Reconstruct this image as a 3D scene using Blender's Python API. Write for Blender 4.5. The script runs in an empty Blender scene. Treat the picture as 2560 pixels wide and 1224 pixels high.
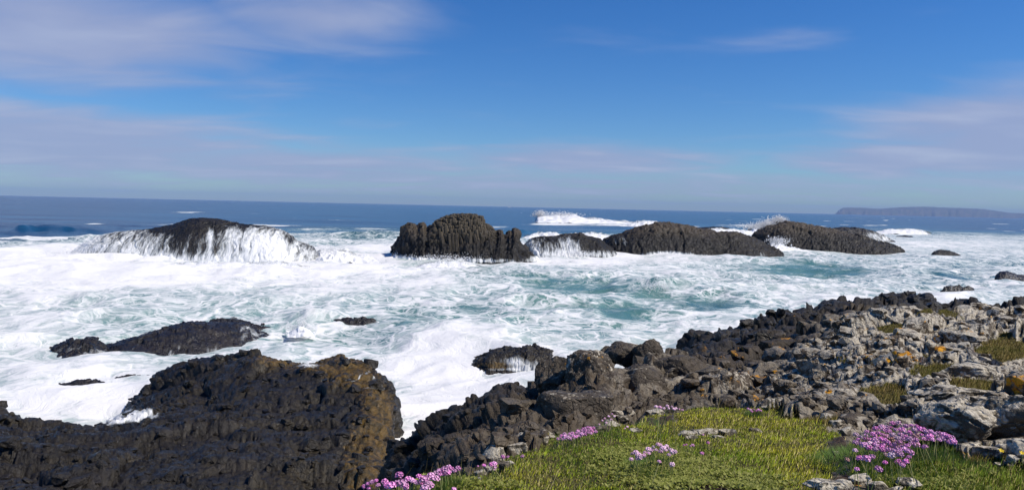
import bpy, bmesh, math, random
import numpy as np
from mathutils import Vector, Matrix, Euler

random.seed(7); RNG = np.random.default_rng(7)
scene = bpy.context.scene
col = scene.collection

# ------------------------------------------------------------------ camera
F = 1850.0                       # focal length in pixels of a 2560 x 1224 picture
CAMZ = 8.0                       # eye above the sea
PITCH = math.radians(2.97); ROLL = math.radians(1.28)
cam_d = bpy.data.cameras.new('camera'); cam = bpy.data.objects.new('camera', cam_d); col.objects.link(cam)
cam_d.sensor_width = 36.0; cam_d.lens = 36.0*F/2560; cam_d.clip_start = 0.05; cam_d.clip_end = 60000
CR = Matrix.Rotation(math.pi/2-PITCH, 3, 'X') @ Matrix.Rotation(ROLL, 3, 'Z')
cam.matrix_world = Matrix.Translation((0, 0, CAMZ)) @ CR.to_4x4()
scene.camera = cam
CRN = np.array(CR)

# ------------------------------------------------------------------ exposure
scene.view_settings.view_transform = 'Standard'
scene.view_settings.look = 'None'
scene.view_settings.exposure = 0.0
scene.view_settings.gamma = 1.0

# ------------------------------------------------------------------ sun and sky
SUN_EL = math.radians(50); SUN_AZ = math.radians(104)   # azimuth clockwise from +Y (the view direction)
sd = bpy.data.lights.new('sun', 'SUN'); sun = bpy.data.objects.new('sun', sd); col.objects.link(sun)
sd.energy = 4.7; sd.angle = math.radians(0.53); sd.color = (1.0, 0.93, 0.83)
sdir = Vector((math.sin(SUN_AZ)*math.cos(SUN_EL), math.cos(SUN_AZ)*math.cos(SUN_EL), math.sin(SUN_EL)))
sun.rotation_euler = (-sdir).to_track_quat('-Z', 'Y').to_euler()
sun.location = sdir*200

class NT:
    """small node-tree writer"""
    def __init__(s, tree): s.t = tree; s.n = tree.nodes; s.l = tree.links
    def new(s, typ, **kw):
        nd = s.n.new(typ)
        for k, v in kw.items():
            setattr(nd, k, v)
        return nd
    def put(s, sock, v):
        if isinstance(v, bpy.types.NodeSocket): s.l.new(v, sock)
        elif v is not None:
            if hasattr(sock, 'default_value') and hasattr(sock.default_value, '__len__') and not hasattr(v, '__len__'):
                v = [v]*len(sock.default_value)
            if sock.type == 'RGBA' and len(v) == 3: v = (*v, 1)
            sock.default_value = v
    def math(s, op, a, b=None, c=None, clamp=False):
        nd = s.new('ShaderNodeMath', operation=op, use_clamp=clamp)
        s.put(nd.inputs[0], a); s.put(nd.inputs[1], b); s.put(nd.inputs[2], c); return nd.outputs[0]
    def vmath(s, op, a, b=None, out=0):
        nd = s.new('ShaderNodeVectorMath', operation=op)
        s.put(nd.inputs[0], a); s.put(nd.inputs[1], b); return nd.outputs[out]
    def noise(s, vec, scale, detail=4, rough=0.55, dist=0.0, out=0):
        nd = s.new('ShaderNodeTexNoise'); s.put(nd.inputs['Vector'], vec); s.put(nd.inputs['Scale'], scale)
        s.put(nd.inputs['Detail'], detail); s.put(nd.inputs['Roughness'], rough); s.put(nd.inputs['Distortion'], dist)
        return nd.outputs[out]
    def voro(s, vec, scale, feature='F1', out='Distance'):
        nd = s.new('ShaderNodeTexVoronoi', feature=feature); s.put(nd.inputs['Vector'], vec); s.put(nd.inputs['Scale'], scale)
        return nd.outputs[out]
    def ss(s, v, a, b, lo=0.0, hi=1.0):
        nd = s.new('ShaderNodeMapRange', interpolation_type='SMOOTHSTEP')
        s.put(nd.inputs['Value'], v); s.put(nd.inputs['From Min'], a); s.put(nd.inputs['From Max'], b)
        s.put(nd.inputs['To Min'], lo); s.put(nd.inputs['To Max'], hi); return nd.outputs[0]
    def mix(s, f, a, b, blend='MIX'):
        nd = s.new('ShaderNodeMix', data_type='RGBA', blend_type=blend)
        s.put(nd.inputs[0], f); s.put(nd.inputs[6], a); s.put(nd.inputs[7], b); return nd.outputs[2]
    def sep(s, v):
        nd = s.new('ShaderNodeSeparateXYZ'); s.put(nd.inputs[0], v); return nd.outputs
    def attr(s, name, typ='GEOMETRY', out='Fac'):
        nd = s.new('ShaderNodeAttribute', attribute_type=typ, attribute_name=name); return nd.outputs[out]

world = bpy.data.worlds.new('World'); scene.world = world; world.use_nodes = True
W = NT(world.node_tree); W.n.clear()
sky = W.new('ShaderNodeTexSky', sky_type='NISHITA', sun_disc=False)
sky.sun_elevation = SUN_EL; sky.sun_rotation = SUN_AZ
sky.air_density = 1.0; sky.dust_density = 0.15; sky.ozone_density = 3.0; sky.altitude = 0
tc = W.new('ShaderNodeTexCoord'); dvec = tc.outputs['Generated']
hsv = W.new('ShaderNodeHueSaturation'); W.put(hsv.inputs['Color'], sky.outputs[0])
hsv.inputs['Saturation'].default_value = 1.32; hsv.inputs['Value'].default_value = 0.92
gm = W.new('ShaderNodeGamma'); W.put(gm.inputs[0], hsv.outputs[0]); gm.inputs[1].default_value = 1.0
skyc = W.mix(1.0, gm.outputs[0], (.60, .84, 1.18), 'MULTIPLY')
# thin cloud: a sheet high above, seen in perspective, with streaks
dx, dy, dz = W.sep(dvec)[:3]
zz = W.math('ADD', W.math('MAXIMUM', dz, 0.0), 0.10)
cmb = W.new('ShaderNodeCombineXYZ'); W.put(cmb.inputs[0], W.math('DIVIDE', dx, zz)); W.put(cmb.inputs[1], W.math('DIVIDE', dy, zz))
mp = W.new('ShaderNodeMapping'); W.put(mp.inputs[0], cmb.outputs[0]); mp.inputs['Rotation'].default_value = (0, 0, math.radians(-28)); mp.inputs['Scale'].default_value = (0.75, 1.2, 1)
cn = W.noise(mp.outputs[0], 1.5, 5, 0.5, 0.5)
cn2 = W.noise(cmb.outputs[0], 0.45, 3, 0.5, 0.2)
def sky_dir(px, py):
    d = CR @ Vector(((px-1280)/F, -(py-612)/F, -1)); return d.normalized()
def cloud_bank(px, py, rx, ry, amt):
    c = sky_dir(px, py)
    v = W.vmath('SUBTRACT', dvec, tuple(c))
    v = W.vmath('MULTIPLY', v, (F/rx, F/rx, F/ry))
    ln = W.vmath('LENGTH', v, out='Value')
    return W.ss(ln, 0.0, 1.0, amt, 0.0)
cov = W.math('MULTIPLY', W.ss(cn2, 0.5, 0.8), 0.25)
for b in [(150, 70, 850, 240, 1.0), (760, 30, 480, 170, .85), (40, 350, 1100, 150, 1.15), (750, 415, 1000, 100, .95), (1450, 400, 680, 80, .95),
          (2560, 340, 560, 190, 1.2), (2250, 400, 480, 90, 1.0), (1250, 455, 2600, 75, .72), (1950, 90, 240, 70, .28)]:
    cov = W.math('MAXIMUM', cov, cloud_bank(*b))
cm = W.ss(W.math('ADD', W.math('MULTIPLY', cov, 0.95), W.math('MULTIPLY', W.math('SUBTRACT', cn, 0.5), 1.3)), 0.10, 0.95, 0.0, 0.85)
skyc = W.mix(cm, skyc, W.mix(W.ss(cn, .42, .85), (3.4, 3.95, 6.0), (4.6, 5.1, 6.8)))
bg = W.new('ShaderNodeBackground'); W.put(bg.inputs[0], skyc); bg.inputs[1].default_value = 0.10
wo = W.new('ShaderNodeOutputWorld'); W.l.new(bg.outputs[0], wo.inputs[0])

# ------------------------------------------------------------------ picture <-> place
def ray(px, py):
    d = CRN @ np.array([(px-1280)/F, -(py-612)/F, -1.0]); return d
def P(px, py, z=None, Y=None):
    """point of the place on the ray through a pixel, at height z or at distance Y in front of the eye"""
    d = ray(px, py)
    t = (z-CAMZ)/d[2] if Y is None else Y/d[1]
    return np.array([d[0]*t, d[1]*t, CAMZ+d[2]*t])
def project(V):
    """array (...,3) -> px, py"""
    q = (V-np.array([0, 0, CAMZ])) @ CRN
    w = np.minimum(q[..., 2], -1e-4)
    return 1280+F*q[..., 0]/-w, 612-F*q[..., 1]/-w
def blobs(px, py, lst):
    r = np.zeros_like(px)
    for (cx, cy, rx, ry, a) in lst:
        r += a*np.exp(-((px-cx)/rx)**2-((py-cy)/ry)**2)
    return r
def in_poly(px, py, poly):
    r = np.zeros(px.shape, bool); n = len(poly)
    for i in range(n):
        x0, y0 = poly[i]; x1, y1 = poly[(i+1) % n]
        if y0 == y1: continue
        c = (py >= min(y0, y1)) & (py < max(y0, y1)) & (px < (x1-x0)*(py-y0)/(y1-y0)+x0)
        r ^= c
    return r
def sstep(x, a, b):
    t = np.clip((x-a)/(b-a), 0, 1); return t*t*(3-2*t)

# ------------------------------------------------------------------ noise in numpy
def hsh(ix, iy, iz, s):
    n = (ix.astype(np.int64)*374761393+iy.astype(np.int64)*668265263+iz.astype(np.int64)*1274126177+s*974634777) & 0xFFFFFFFF
    n = ((n ^ (n >> 13))*1274126177) & 0xFFFFFFFF
    n = ((n ^ (n >> 15))*2246822519) & 0xFFFFFFFF
    return ((n ^ (n >> 16)) & 0xFFFFFF).astype(np.float64)/16777216.0
def perlin2(x, y, s=0):
    ix = np.floor(x).astype(np.int64); iy = np.floor(y).astype(np.int64); fx = x-ix; fy = y-iy
    ux = fx**3*(fx*(fx*6-15)+10); uy = fy**3*(fy*(fy*6-15)+10); z0 = np.zeros_like(ix); r = 0
    for a in (0, 1):
        for b in (0, 1):
            th = hsh(ix+a, iy+b, z0, s)*2*np.pi
            g = np.cos(th)*(fx-a)+np.sin(th)*(fy-b)
            r = r+g*(ux if a else 1-ux)*(uy if b else 1-uy)
    return r*1.4
def fbm2(x, y, o=4, s=0, gain=.5):
    r = 0; a = 1; t = 0
    for k in range(o):
        r = r+a*perlin2(x*2.03**k, y*2.03**k, s+k*17); t += a; a *= gain
    return r/t
def value3(p, s=0):
    i = np.floor(p).astype(np.int64); f = p-i; u = f*f*(3-2*f); r = 0
    for a in (0, 1):
        for b in (0, 1):
            for c in (0, 1):
                r = r+hsh(i[:, 0]+a, i[:, 1]+b, i[:, 2]+c, s)*(u[:, 0] if a else 1-u[:, 0])*(u[:, 1] if b else 1-u[:, 1])*(u[:, 2] if c else 1-u[:, 2])
    return r*2-1
def fbm3(p, o=4, s=0, gain=.5):
    r = 0; a = 1; t = 0
    for k in range(o):
        r = r+a*value3(p*2.03**k+k*3.1, s+k*13); t += a; a *= gain
    return r/t
def worley3(p, s=0):
    i = np.floor(p).astype(np.int64); f = p-i
    F1 = np.full(len(p), 9.0); F2 = F1.copy(); ID = np.zeros(len(p))
    for a in (-1, 0, 1):
        for b in (-1, 0, 1):
            for c in (-1, 0, 1):
                A = i[:, 0]+a; B = i[:, 1]+b; C = i[:, 2]+c
                h0 = hsh(A, B, C, s); h1 = hsh(A, B, C, s+1); h2 = hsh(A, B, C, s+2)
                d = (a+h0-f[:, 0])**2+(b+h1-f[:, 1])**2+(c+h2-f[:, 2])**2
                m = d < F1
                F2 = np.where(m, F1, np.minimum(F2, d)); ID = np.where(m, h0*.37+h1*.63, ID); F1 = np.where(m, d, F1)
    return np.sqrt(F1), np.sqrt(F2), ID
def facets(p, s, tilt=1.0, crack=.5):
    """height of broken rock: every cell a tilted plane, with steps and cracks between cells"""
    w = p+0.22*np.stack([value3(p*1.9+9, s+5), value3(p*1.9+31, s+6), value3(p*1.9+57, s+7)], 1)
    i = np.floor(w).astype(np.int64); f = w-i; n = len(p)
    F1 = np.full(n, 9.0); F2 = F1.copy(); ID = np.zeros(n); H = np.zeros(n)
    for a in (-1, 0, 1):
        for b in (-1, 0, 1):
            for c in (-1, 0, 1):
                A = i[:, 0]+a; B = i[:, 1]+b; C = i[:, 2]+c
                h0 = hsh(A, B, C, s); h1 = hsh(A, B, C, s+1); h2 = hsh(A, B, C, s+2)
                dx = a+h0-f[:, 0]; dy = b+h1-f[:, 1]; dz = c+h2-f[:, 2]
                d = dx*dx+dy*dy+dz*dz; m = d < F1
                F2 = np.where(m, F1, np.minimum(F2, d)); F1 = np.where(m, d, F1)
                g0 = (h1*7.31) % 1-.5; g1 = (h2*5.17) % 1-.5; g2 = (h0*9.73) % 1-.5
                H = np.where(m, (h0*.37+h1*.63-.5)*1.3-tilt*2.0*(g0*dx+g1*dy+g2*dz), H)
    e = np.clip((np.sqrt(F2)-np.sqrt(F1))/.10, 0, 1)
    return H-crack*(1-e)
def blocky(p, s, sharp=.22):
    """height of a cracked, block-jointed surface, about -1..1"""
    w = p+0.18*np.stack([value3(p*2.1+9, s+5), value3(p*2.1+31, s+6), value3(p*2.1+57, s+7)], 1)
    F1, F2, ID = worley3(w, s)
    e = np.clip((F2-F1)/sharp, 0, 1)
    return (1-(1-e)**2)*1.0-1.0+(ID-.5)*1.1+0.35*(0.5-F1)

# ------------------------------------------------------------------ mesh helpers
def mesh_from(name, V, Fc, smooth=True):
    """V (n,3), Fc (m,k) with one k"""
    me = bpy.data.meshes.new(name); n = len(V); m, k = Fc.shape
    me.vertices.add(n); me.vertices.foreach_set('co', np.ascontiguousarray(V, dtype=np.float32).ravel())
    me.loops.add(m*k); me.loops.foreach_set('vertex_index', np.ascontiguousarray(Fc, dtype=np.int32).ravel())
    me.polygons.add(m); me.polygons.foreach_set('loop_start', np.arange(0, m*k, k, dtype=np.int32))
    try: me.polygons.foreach_set('loop_total', np.full(m, k, dtype=np.int32))
    except Exception: pass
    me.polygons.foreach_set('use_smooth', np.full(m, smooth, dtype=bool))
    me.update(calc_edges=True); return me
def grid_faces(R, C):
    i = np.arange(R*C).reshape(R, C)
    return np.stack([i[:-1, :-1], i[:-1, 1:], i[1:, 1:], i[1:, :-1]], -1).reshape(-1, 4)
def grid_normals(G):
    a = np.gradient(G, axis=1); b = np.gradient(G, axis=0)
    n = np.cross(a, b); return n/np.maximum(np.linalg.norm(n, axis=-1, keepdims=True), 1e-9)
def set_attr(me, name, vals):
    a = me.attributes.new(name, 'FLOAT', 'POINT'); a.data.foreach_set('value', np.ascontiguousarray(vals, dtype=np.float32).ravel())
def obj(name, me, m=None, parent=None):
    o = bpy.data.objects.new(name, me); col.objects.link(o)
    if m is not None and me is not None and len(me.materials) == 0: me.materials.append(m)
    if parent: o.parent = parent
    return o
def tag(o, label=None, cat=None, group=None, kind=None):
    if label: o['label'] = label
    if cat: o['category'] = cat
    if group: o['group'] = group
    if kind: o['kind'] = kind
    return o
def empty(name, loc=(0, 0, 0)):
    o = bpy.data.objects.new(name, None); col.objects.link(o); o.location = loc; o.empty_display_size = .2; return o

# ------------------------------------------------------------------ materials
def material(name):
    m = bpy.data.materials.new(name); m.use_nodes = True; t = NT(m.node_tree); t.n.clear()
    out = t.new('ShaderNodeOutputMaterial'); b = t.new('ShaderNodeBsdfPrincipled'); t.l.new(b.outputs[0], out.inputs[0])
    return m, t, b
def bump(t, h, strength, dist, prev=None):
    nd = t.new('ShaderNodeBump'); t.put(nd.inputs['Height'], h); nd.inputs['Strength'].default_value = strength; nd.inputs['Distance'].default_value = dist
    if prev is not None: t.l.new(prev, nd.inputs['Normal'])
    return nd.outputs[0]

def rock_material(name, dark=(.022, .021, .021), mid=(.05, .046, .042), dry=(.105, .095, .082), dry_z=(4.7, 6.1), dry_x=None,
                  lichen=0.0, lichen_x=(1.2, 3.6), lichen_z=(5.35, 6.15), orange=0.0, scale=1.0, wet=0.0, ground=False, crack=.25, tone=None):
    m, t, b = material(name)
    geo = t.new('ShaderNodeNewGeometry'); pos = geo.outputs['Position']; X, Y, Z = t.sep(pos)[:3]
    nz = t.sep(geo.outputs['Normal'])[2]
    big = t.noise(pos, 0.9*scale, 5, .6); fine = t.noise(pos, 9*scale, 5, .65); grit = t.noise(pos, 45*scale, 4, .6)
    c = t.mix(t.ss(t.math('ADD', t.math('MULTIPLY', big, .6), t.math('MULTIPLY', fine, .4)), .38, .66), dark, mid)
    zj = t.math('ADD', Z, t.math('MULTIPLY', t.math('SUBTRACT', big, .5), 1.2))
    df = t.ss(zj, dry_z[0], dry_z[1])
    if dry_x: df = t.math('MULTIPLY', df, t.ss(t.math('ADD', X, t.math('MULTIPLY', t.math('SUBTRACT', big, .5), 2)), dry_x[0], dry_x[1]))
    dryc = t.mix(t.ss(fine, .3, .7), tuple(v*.55 for v in dry), dry)
    c = t.mix(df, c, dryc)
    c = t.mix(t.ss(grit, .35, .75, 0, .45), c, t.mix(.5, c, (.05, .043, .034), 'ADD'), 'MIX') if lichen else c
    if tone: c = t.mix(t.ss(t.noise(pos, .35, 4, .6), .45, .62), c, t.mix(t.ss(fine, .35, .65), dark, tone))
    wd = t.attr('weed')
    wm = t.math('MULTIPLY', t.ss(t.math('ADD', wd, t.math('MULTIPLY', t.math('SUBTRACT', fine, .5), 1.1)), .32, .62), t.ss(grit, .3, .6, .35, 1))
    c = t.mix(wm, c, t.mix(t.ss(t.noise(pos, 5, 3), .35, .65), (.035, .024, .007), (.15, .088, .016)))
    lm = None
    if lichen:
        zone = t.math('MULTIPLY', t.ss(t.math('ADD', X, t.math('MULTIPLY', t.math('SUBTRACT', big, .5), 4)), lichen_x[0], lichen_x[1], .12, 1), t.ss(zj, lichen_z[0], lichen_z[1]))
        n1 = t.noise(pos, 10.0, 6, .66, .4); n2 = t.noise(pos, 2.3, 3, .5)
        sp = t.voro(t.vmath('ADD', pos, t.vmath('MULTIPLY', t.noise(pos, 20, 2, .5, 0, 1), (.05, .05, .05))), 16)
        v = t.math('ADD', t.math('ADD', n1, t.math('MULTIPLY', n2, .45)), t.math('MULTIPLY', nz, .13))
        thr = 1.02-.28*lichen
        lm = t.math('MULTIPLY', t.ss(v, thr-.05, thr+.05), zone)
        lm2 = t.math('MULTIPLY', t.ss(t.math('ADD', sp, t.math('MULTIPLY', n2, -.3)), .05, .12, .9, 0), t.math('MULTIPLY', zone, .45))
        lm = t.math('MAXIMUM', lm, lm2)
        c = t.mix(t.math('MULTIPLY', lm, .92), c, t.mix(t.ss(grit, .3, .7), (.30, .26, .19), (.68, .61, .48)))
    if orange:
        on = t.noise(pos, 2.4, 4, .62); of = t.noise(pos, 16, 4, .6)
        zo = t.math('MULTIPLY', t.ss(X, .2, 1.4), t.ss(Z, 4.8, 5.6))
        om = t.math('MULTIPLY', t.ss(t.math('ADD', on, t.math('MULTIPLY', of, .45)), .97-.14*orange, 1.03-.14*orange), zo)
        c = t.mix(om, c, t.mix(t.ss(of, .35, .65), (.40, .15, .010), (.66, .31, .018)))
    rough = t.ss(t.noise(pos, 6*scale, 4, .7), .35, .65, .46-.28*wet, .85-.25*wet)
    h = t.math('ADD', t.math('MULTIPLY', fine, 1.0), t.math('MULTIPLY', grit, .35))
    cr = t.voro(t.vmath('ADD', pos, t.vmath('MULTIPLY', t.noise(pos, 1.6*scale, 4, .6, 0, 1), (.9/scale, .9/scale, .9/scale))), 3.2*scale, 'DISTANCE_TO_EDGE')
    h = t.math('ADD', h, t.ss(cr, 0, .05, 0, crack))
    nb = bump(t, h, .9, .05/scale)
    if ground:
        tf = t.attr('turf'); so = t.attr('soil')
        fz = t.noise(pos, 30, 4, .7)
        tm = t.ss(t.math('ADD', tf, t.math('MULTIPLY', t.math('SUBTRACT', fine, .5), .7)), .35, .6)
        c = t.mix(tm, c, t.mix(t.ss(fz, .3, .7), (.045, .042, .014), (.13, .105, .038)))
        sm = t.ss(t.math('ADD', so, t.math('MULTIPLY', t.math('SUBTRACT', fine, .5), .8)), .4, .6)
        c = t.mix(sm, c, t.mix(t.ss(fz, .35, .7), (.03, .018, .012), (.085, .052, .034)))
        rough = t.math('MAXIMUM', rough, t.math('MULTIPLY', t.math('MAXIMUM', tm, sm), .95))
    t.put(b.inputs['Base Color'], c); t.put(b.inputs['Roughness'], rough); t.put(b.inputs['Normal'], nb)
    b.inputs['Specular IOR Level'].default_value = .22+.28*wet
    return m

M_HEAD = rock_material('headland_rock', dark=(.016, .014, .012), mid=(.042, .036, .029), dry=(.092, .069, .045), lichen=.74, orange=.6, ground=True)
M_STONE = rock_material('lichen_stone', dark=(.016, .014, .012), mid=(.042, .036, .029), dry=(.105, .078, .050), lichen=.90, orange=.9, lichen_x=(1.2, 6.0))
M_PALE = rock_material('pale_lichen_stone', dark=(.03, .025, .019), mid=(.10, .083, .06), dry=(.13, .108, .078), lichen=.85, orange=0.0, lichen_x=(-3, -2), lichen_z=(2, 3), dry_z=(1, 2))
M_PALE_ORANGE = rock_material('orange_lichen_stone', dark=(.03, .025, .019), mid=(.10, .083, .06), dry=(.13, .108, .078), lichen=.85, orange=1.15, lichen_x=(-3, -2), lichen_z=(2, 3), dry_z=(1, 2))
M_BROWN_ORANGE = rock_material('brown_basalt_orange_lichen', dark=(.018, .015, .012), mid=(.05, .041, .031), dry=(.090, .072, .052), dry_z=(4.6, 5.6), lichen=.3, orange=1.1, lichen_x=(-1, 1))
M_BROWN = rock_material('brown_basalt', dark=(.018, .015, .012), mid=(.05, .041, .031), dry=(.090, .072, .052), dry_z=(4.6, 5.6), lichen=.25, orange=.55, lichen_x=(-1, 1))
M_SHELF = rock_material('shelf_basalt', dark=(.0085, .007, .0055), mid=(.026, .0205, .0145), dry_z=(30, 31), wet=.65, tone=(.036, .027, .013))
M_STACK_WET = rock_material('wet_stack_basalt', dark=(.008, .007, .006), mid=(.024, .019, .015), dry_z=(20, 30), scale=.35, wet=.7)
M_STACK = rock_material('stack_basalt', dark=(.008, .007, .006), mid=(.022, .018, .014), dry=(.085, .064, .041), dry_z=(2.4, 5.2), scale=.35, wet=.3)
M_STACK_COL = rock_material('column_basalt', dark=(.025, .021, .015), mid=(.065, .052, .036), dry=(.11, .088, .058), dry_z=(2.6, 5.2), scale=.5)
M_AWASH = rock_material('awash_basalt', dark=(.008, .0065, .007), mid=(.022, .017, .016), dry_z=(20, 30), scale=.6, wet=1.0)

def foam_material():
    m, t, b = material('foam_water')
    pos = t.new('ShaderNodeNewGeometry').outputs['Position']
    n = t.noise(pos, 1.6, 5, .6); n2 = t.noise(pos, 7, 4, .6)
    c = t.mix(t.ss(t.math('ADD', t.math('MULTIPLY', n, .6), t.math('MULTIPLY', n2, .4)), .36, .62), (.58, .61, .60), (.86, .85, .83))
    t.put(b.inputs['Base Color'], c); b.inputs['Roughness'].default_value = .75
    t.put(b.inputs['Normal'], bump(t, t.math('ADD', n, t.math('MULTIPLY', n2, .5)), .6, .25))
    b.inputs['Specular IOR Level'].default_value = .2
    return m
M_FOAM = foam_material()
def veil_material():
    m, t, b = material('water_veil')
    pos = t.new('ShaderNodeNewGeometry').outputs['Position']; sc = t.attr('fine')
    w = t.vmath('MULTIPLY', t.vmath('SUBTRACT', t.noise(pos, .5, 3, .5, 0, 1), (.5, .5, .5)), (1.2, 1.2, .5))
    p = t.vmath('ADD', pos, w)
    def st(v, k): return t.noise(t.vmath('MULTIPLY', p, v), k, 4, .6)
    n = t.math('ADD', t.math('MULTIPLY', st((1.0, .25, .10), 1.5), .55), t.math('MULTIPLY', st((1.0, .25, .12), 4.2), .45))
    v = t.math('ADD', t.attr('cover'), t.math('MULTIPLY', t.math('SUBTRACT', n, .5), 2.3))
    a = t.ss(v, -.05, .62, 0, .95)
    c = t.mix(t.ss(v, .2, .8), (.66, .69, .69), (.88, .87, .85))
    t.put(b.inputs['Base Color'], c); b.inputs['Roughness'].default_value = .6; b.inputs['Specular IOR Level'].default_value = .3
    t.put(b.inputs['Alpha'], a); t.put(b.inputs['Normal'], bump(t, n, .5, .25)); return m
M_VEIL = veil_material()

def spray_material():
    m, t, b = material('spray_droplets'); b.inputs['Base Color'].default_value = (.9, .9, .9, 1); b.inputs['Roughness'].default_value = .5
    tr = t.new('ShaderNodeBsdfTranslucent'); tr.inputs[0].default_value = (.95, .95, .95, 1); mx = t.new('ShaderNodeMixShader'); mx.inputs[0].default_value = .6
    out = [n for n in t.n if n.type == 'OUTPUT_MATERIAL'][0]
    t.l.new(b.outputs[0], mx.inputs[1]); t.l.new(tr.outputs[0], mx.inputs[2]); t.l.new(mx.outputs[0], out.inputs[0]); return m
M_SPRAY = spray_material()
def sea_material():
    m, t, b = material('sea_water')
    pos = t.new('ShaderNodeNewGeometry').outputs['Position']; X, Y, Z = t.sep(pos)[:3]
    flat = t.vmath('MULTIPLY', pos, (1, 1, 0))
    dens = t.attr('foam'); deep = t.attr('deep')
    # lazily stretched along the crests
    w1 = t.vmath('MULTIPLY', t.vmath('SUBTRACT', t.noise(flat, .16, 3, .5, 0, 1), (.5, .5, .5)), (5, 5, 0))
    w2 = t.vmath('MULTIPLY', t.vmath('SUBTRACT', t.noise(flat, .9, 3, .55, 0, 1), (.5, .5, .5)), (1.1, 1.1, 0))
    p = t.vmath('ADD', t.vmath('ADD', flat, w1), w2)
    ps = t.vmath('MULTIPLY', p, (.8, .62, 1))
    def ridge(scale, width, detail=2):
        n = t.noise(ps, scale, detail, .5)
        return t.ss(t.math('ABSOLUTE', t.math('SUBTRACT', n, .5)), 0, width, 1, 0)
    lace = t.math('MAXIMUM', t.math('MAXIMUM', t.math('MULTIPLY', ridge(.30, .06), 1.0), t.math('MULTIPLY', ridge(.75, .07), .85)), t.math('MULTIPLY', ridge(1.9, .10), .6))
    cell = t.voro(ps, .55, 'DISTANCE_TO_EDGE')
    lace = t.math('MAXIMUM', lace, t.math('MULTIPLY', t.ss(cell, 0, .13, 1, 0), .75))
    body = t.noise(ps, .22, 6, .62, .3)
    body2 = t.noise(ps, 1.3, 5, .65, .4)
    v = t.math('ADD', t.math('ADD', dens, t.math('MULTIPLY', t.math('SUBTRACT', body, .5), 1.0)), t.math('MULTIPLY', t.math('SUBTRACT', body2, .5), .75))
    solid = t.ss(v, .45, 1.10)
    # lace only where there is foam about
    lm = t.math('MULTIPLY', lace, t.ss(v, .02, .5))
    fm = t.math('MAXIMUM', solid, t.math('MULTIPLY', lm, .9))
    capn = t.noise(t.vmath('MULTIPLY', flat, (.25, .5, 1)), .5, 5, .7)
    cap = t.ss(t.math('ADD', t.attr('cap'), t.math('MULTIPLY', t.math('SUBTRACT', capn, .5), 2.2)), .55, .95, 0, .9)
    fm = t.math('MAXIMUM', fm, cap)
    teal = t.mix(t.ss(body, .35, .65), (.075, .180, .160), (.145, .270, .240))
    teal = t.mix(t.ss(dens, .3, .8), teal, (.24, .35, .33))
    blue = t.mix(t.ss(t.noise(t.vmath('MULTIPLY', flat, (.25, 1, 1)), .035, 5, .65), .40, .60), (.004, .026, .075), (.013, .080, .160))  # light and dark bands paint the shading of offshore swell into the colour
    wc = t.mix(deep, teal, blue)
    milky = t.mix(t.ss(fm, 0, .6), wc, (.44, .51, .49))
    vein = t.math('MULTIPLY', t.math('MAXIMUM', ridge(1.15, .055, 3), t.math('MULTIPLY', ridge(2.7, .08, 3), .7)), t.ss(body2, .3, .65, .9, .1))
    fm = t.math('SUBTRACT', fm, t.math('MULTIPLY', vein, .22), clamp=True)
    c = t.mix(t.ss(fm, .3, 1.0), milky, (.85, .835, .81))
    t.put(b.inputs['Base Color'], c)
    t.put(b.inputs['Roughness'], t.math('ADD', t.math('MULTIPLY', fm, .5), .22))
    b.inputs['IOR'].default_value = 1.33
    b.inputs['Specular IOR Level'].default_value = .22
    h = t.math('ADD', t.math('ADD', t.math('MULTIPLY', body2, .5), t.math('MULTIPLY', fm, .22)), t.math('MULTIPLY', t.noise(flat, 3.5, 4, .6), .10))
    t.put(b.inputs['Normal'], bump(t, h, .42, .45))
    return m
M_SEA = sea_material()

def simple(name, c1, c2, scale=20, rough=.8, spec=.3, rand=False, trans=0.0):
    m, t, b = material(name)
    pos = t.new('ShaderNodeNewGeometry').outputs['Position']
    c = t.mix(t.ss(t.noise(pos, scale, 4, .6), .3, .7), c1, c2)
    if rand:
        oi = t.new('ShaderNodeObjectInfo').outputs['Random']
        h = t.new('ShaderNodeHueSaturation'); t.put(h.inputs['Color'], c)
        t.put(h.inputs['Value'], t.ss(oi, 0, 1, .75, 1.25)); t.put(h.inputs['Saturation'], t.ss(t.math('FRACT', t.math('MULTIPLY', oi, 7.3)), 0, 1, .75, 1.1)); c = h.outputs[0]
    t.put(b.inputs['Base Color'], c); b.inputs['Roughness'].default_value = rough; b.inputs['Specular IOR Level'].default_value = spec
    if trans: b.inputs['Subsurface Weight'].default_value = 0.0
    return m
M_PINK = simple('thrift_petals', (.68, .19, .50), (.87, .46, .72), 160, .7, .2, True)
M_PALEPINK = simple('pale_thrift_petals', (.72, .38, .54), (.90, .64, .76), 160, .7, .2, True)
M_STEM = simple('flower_stem', (.20, .26, .07), (.36, .32, .13), 30, .7)
M_YELLOW = simple('yellow_petals', (.65, .45, .02), (.8, .6, .04), 60, .6)
M_ISLAND = simple('island_cliff', (.05, .065, .04), (.12, .10, .08), .01, .9)
M_WHITE = simple('white_paint', (.75, .75, .74), (.82, .82, .80), .5, .5)
M_POOL, _t, _b = material('pool_water'); _b.inputs['Base Color'].default_value = (.02, .03, .045, 1); _b.inputs['Roughness'].default_value = .06

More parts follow.
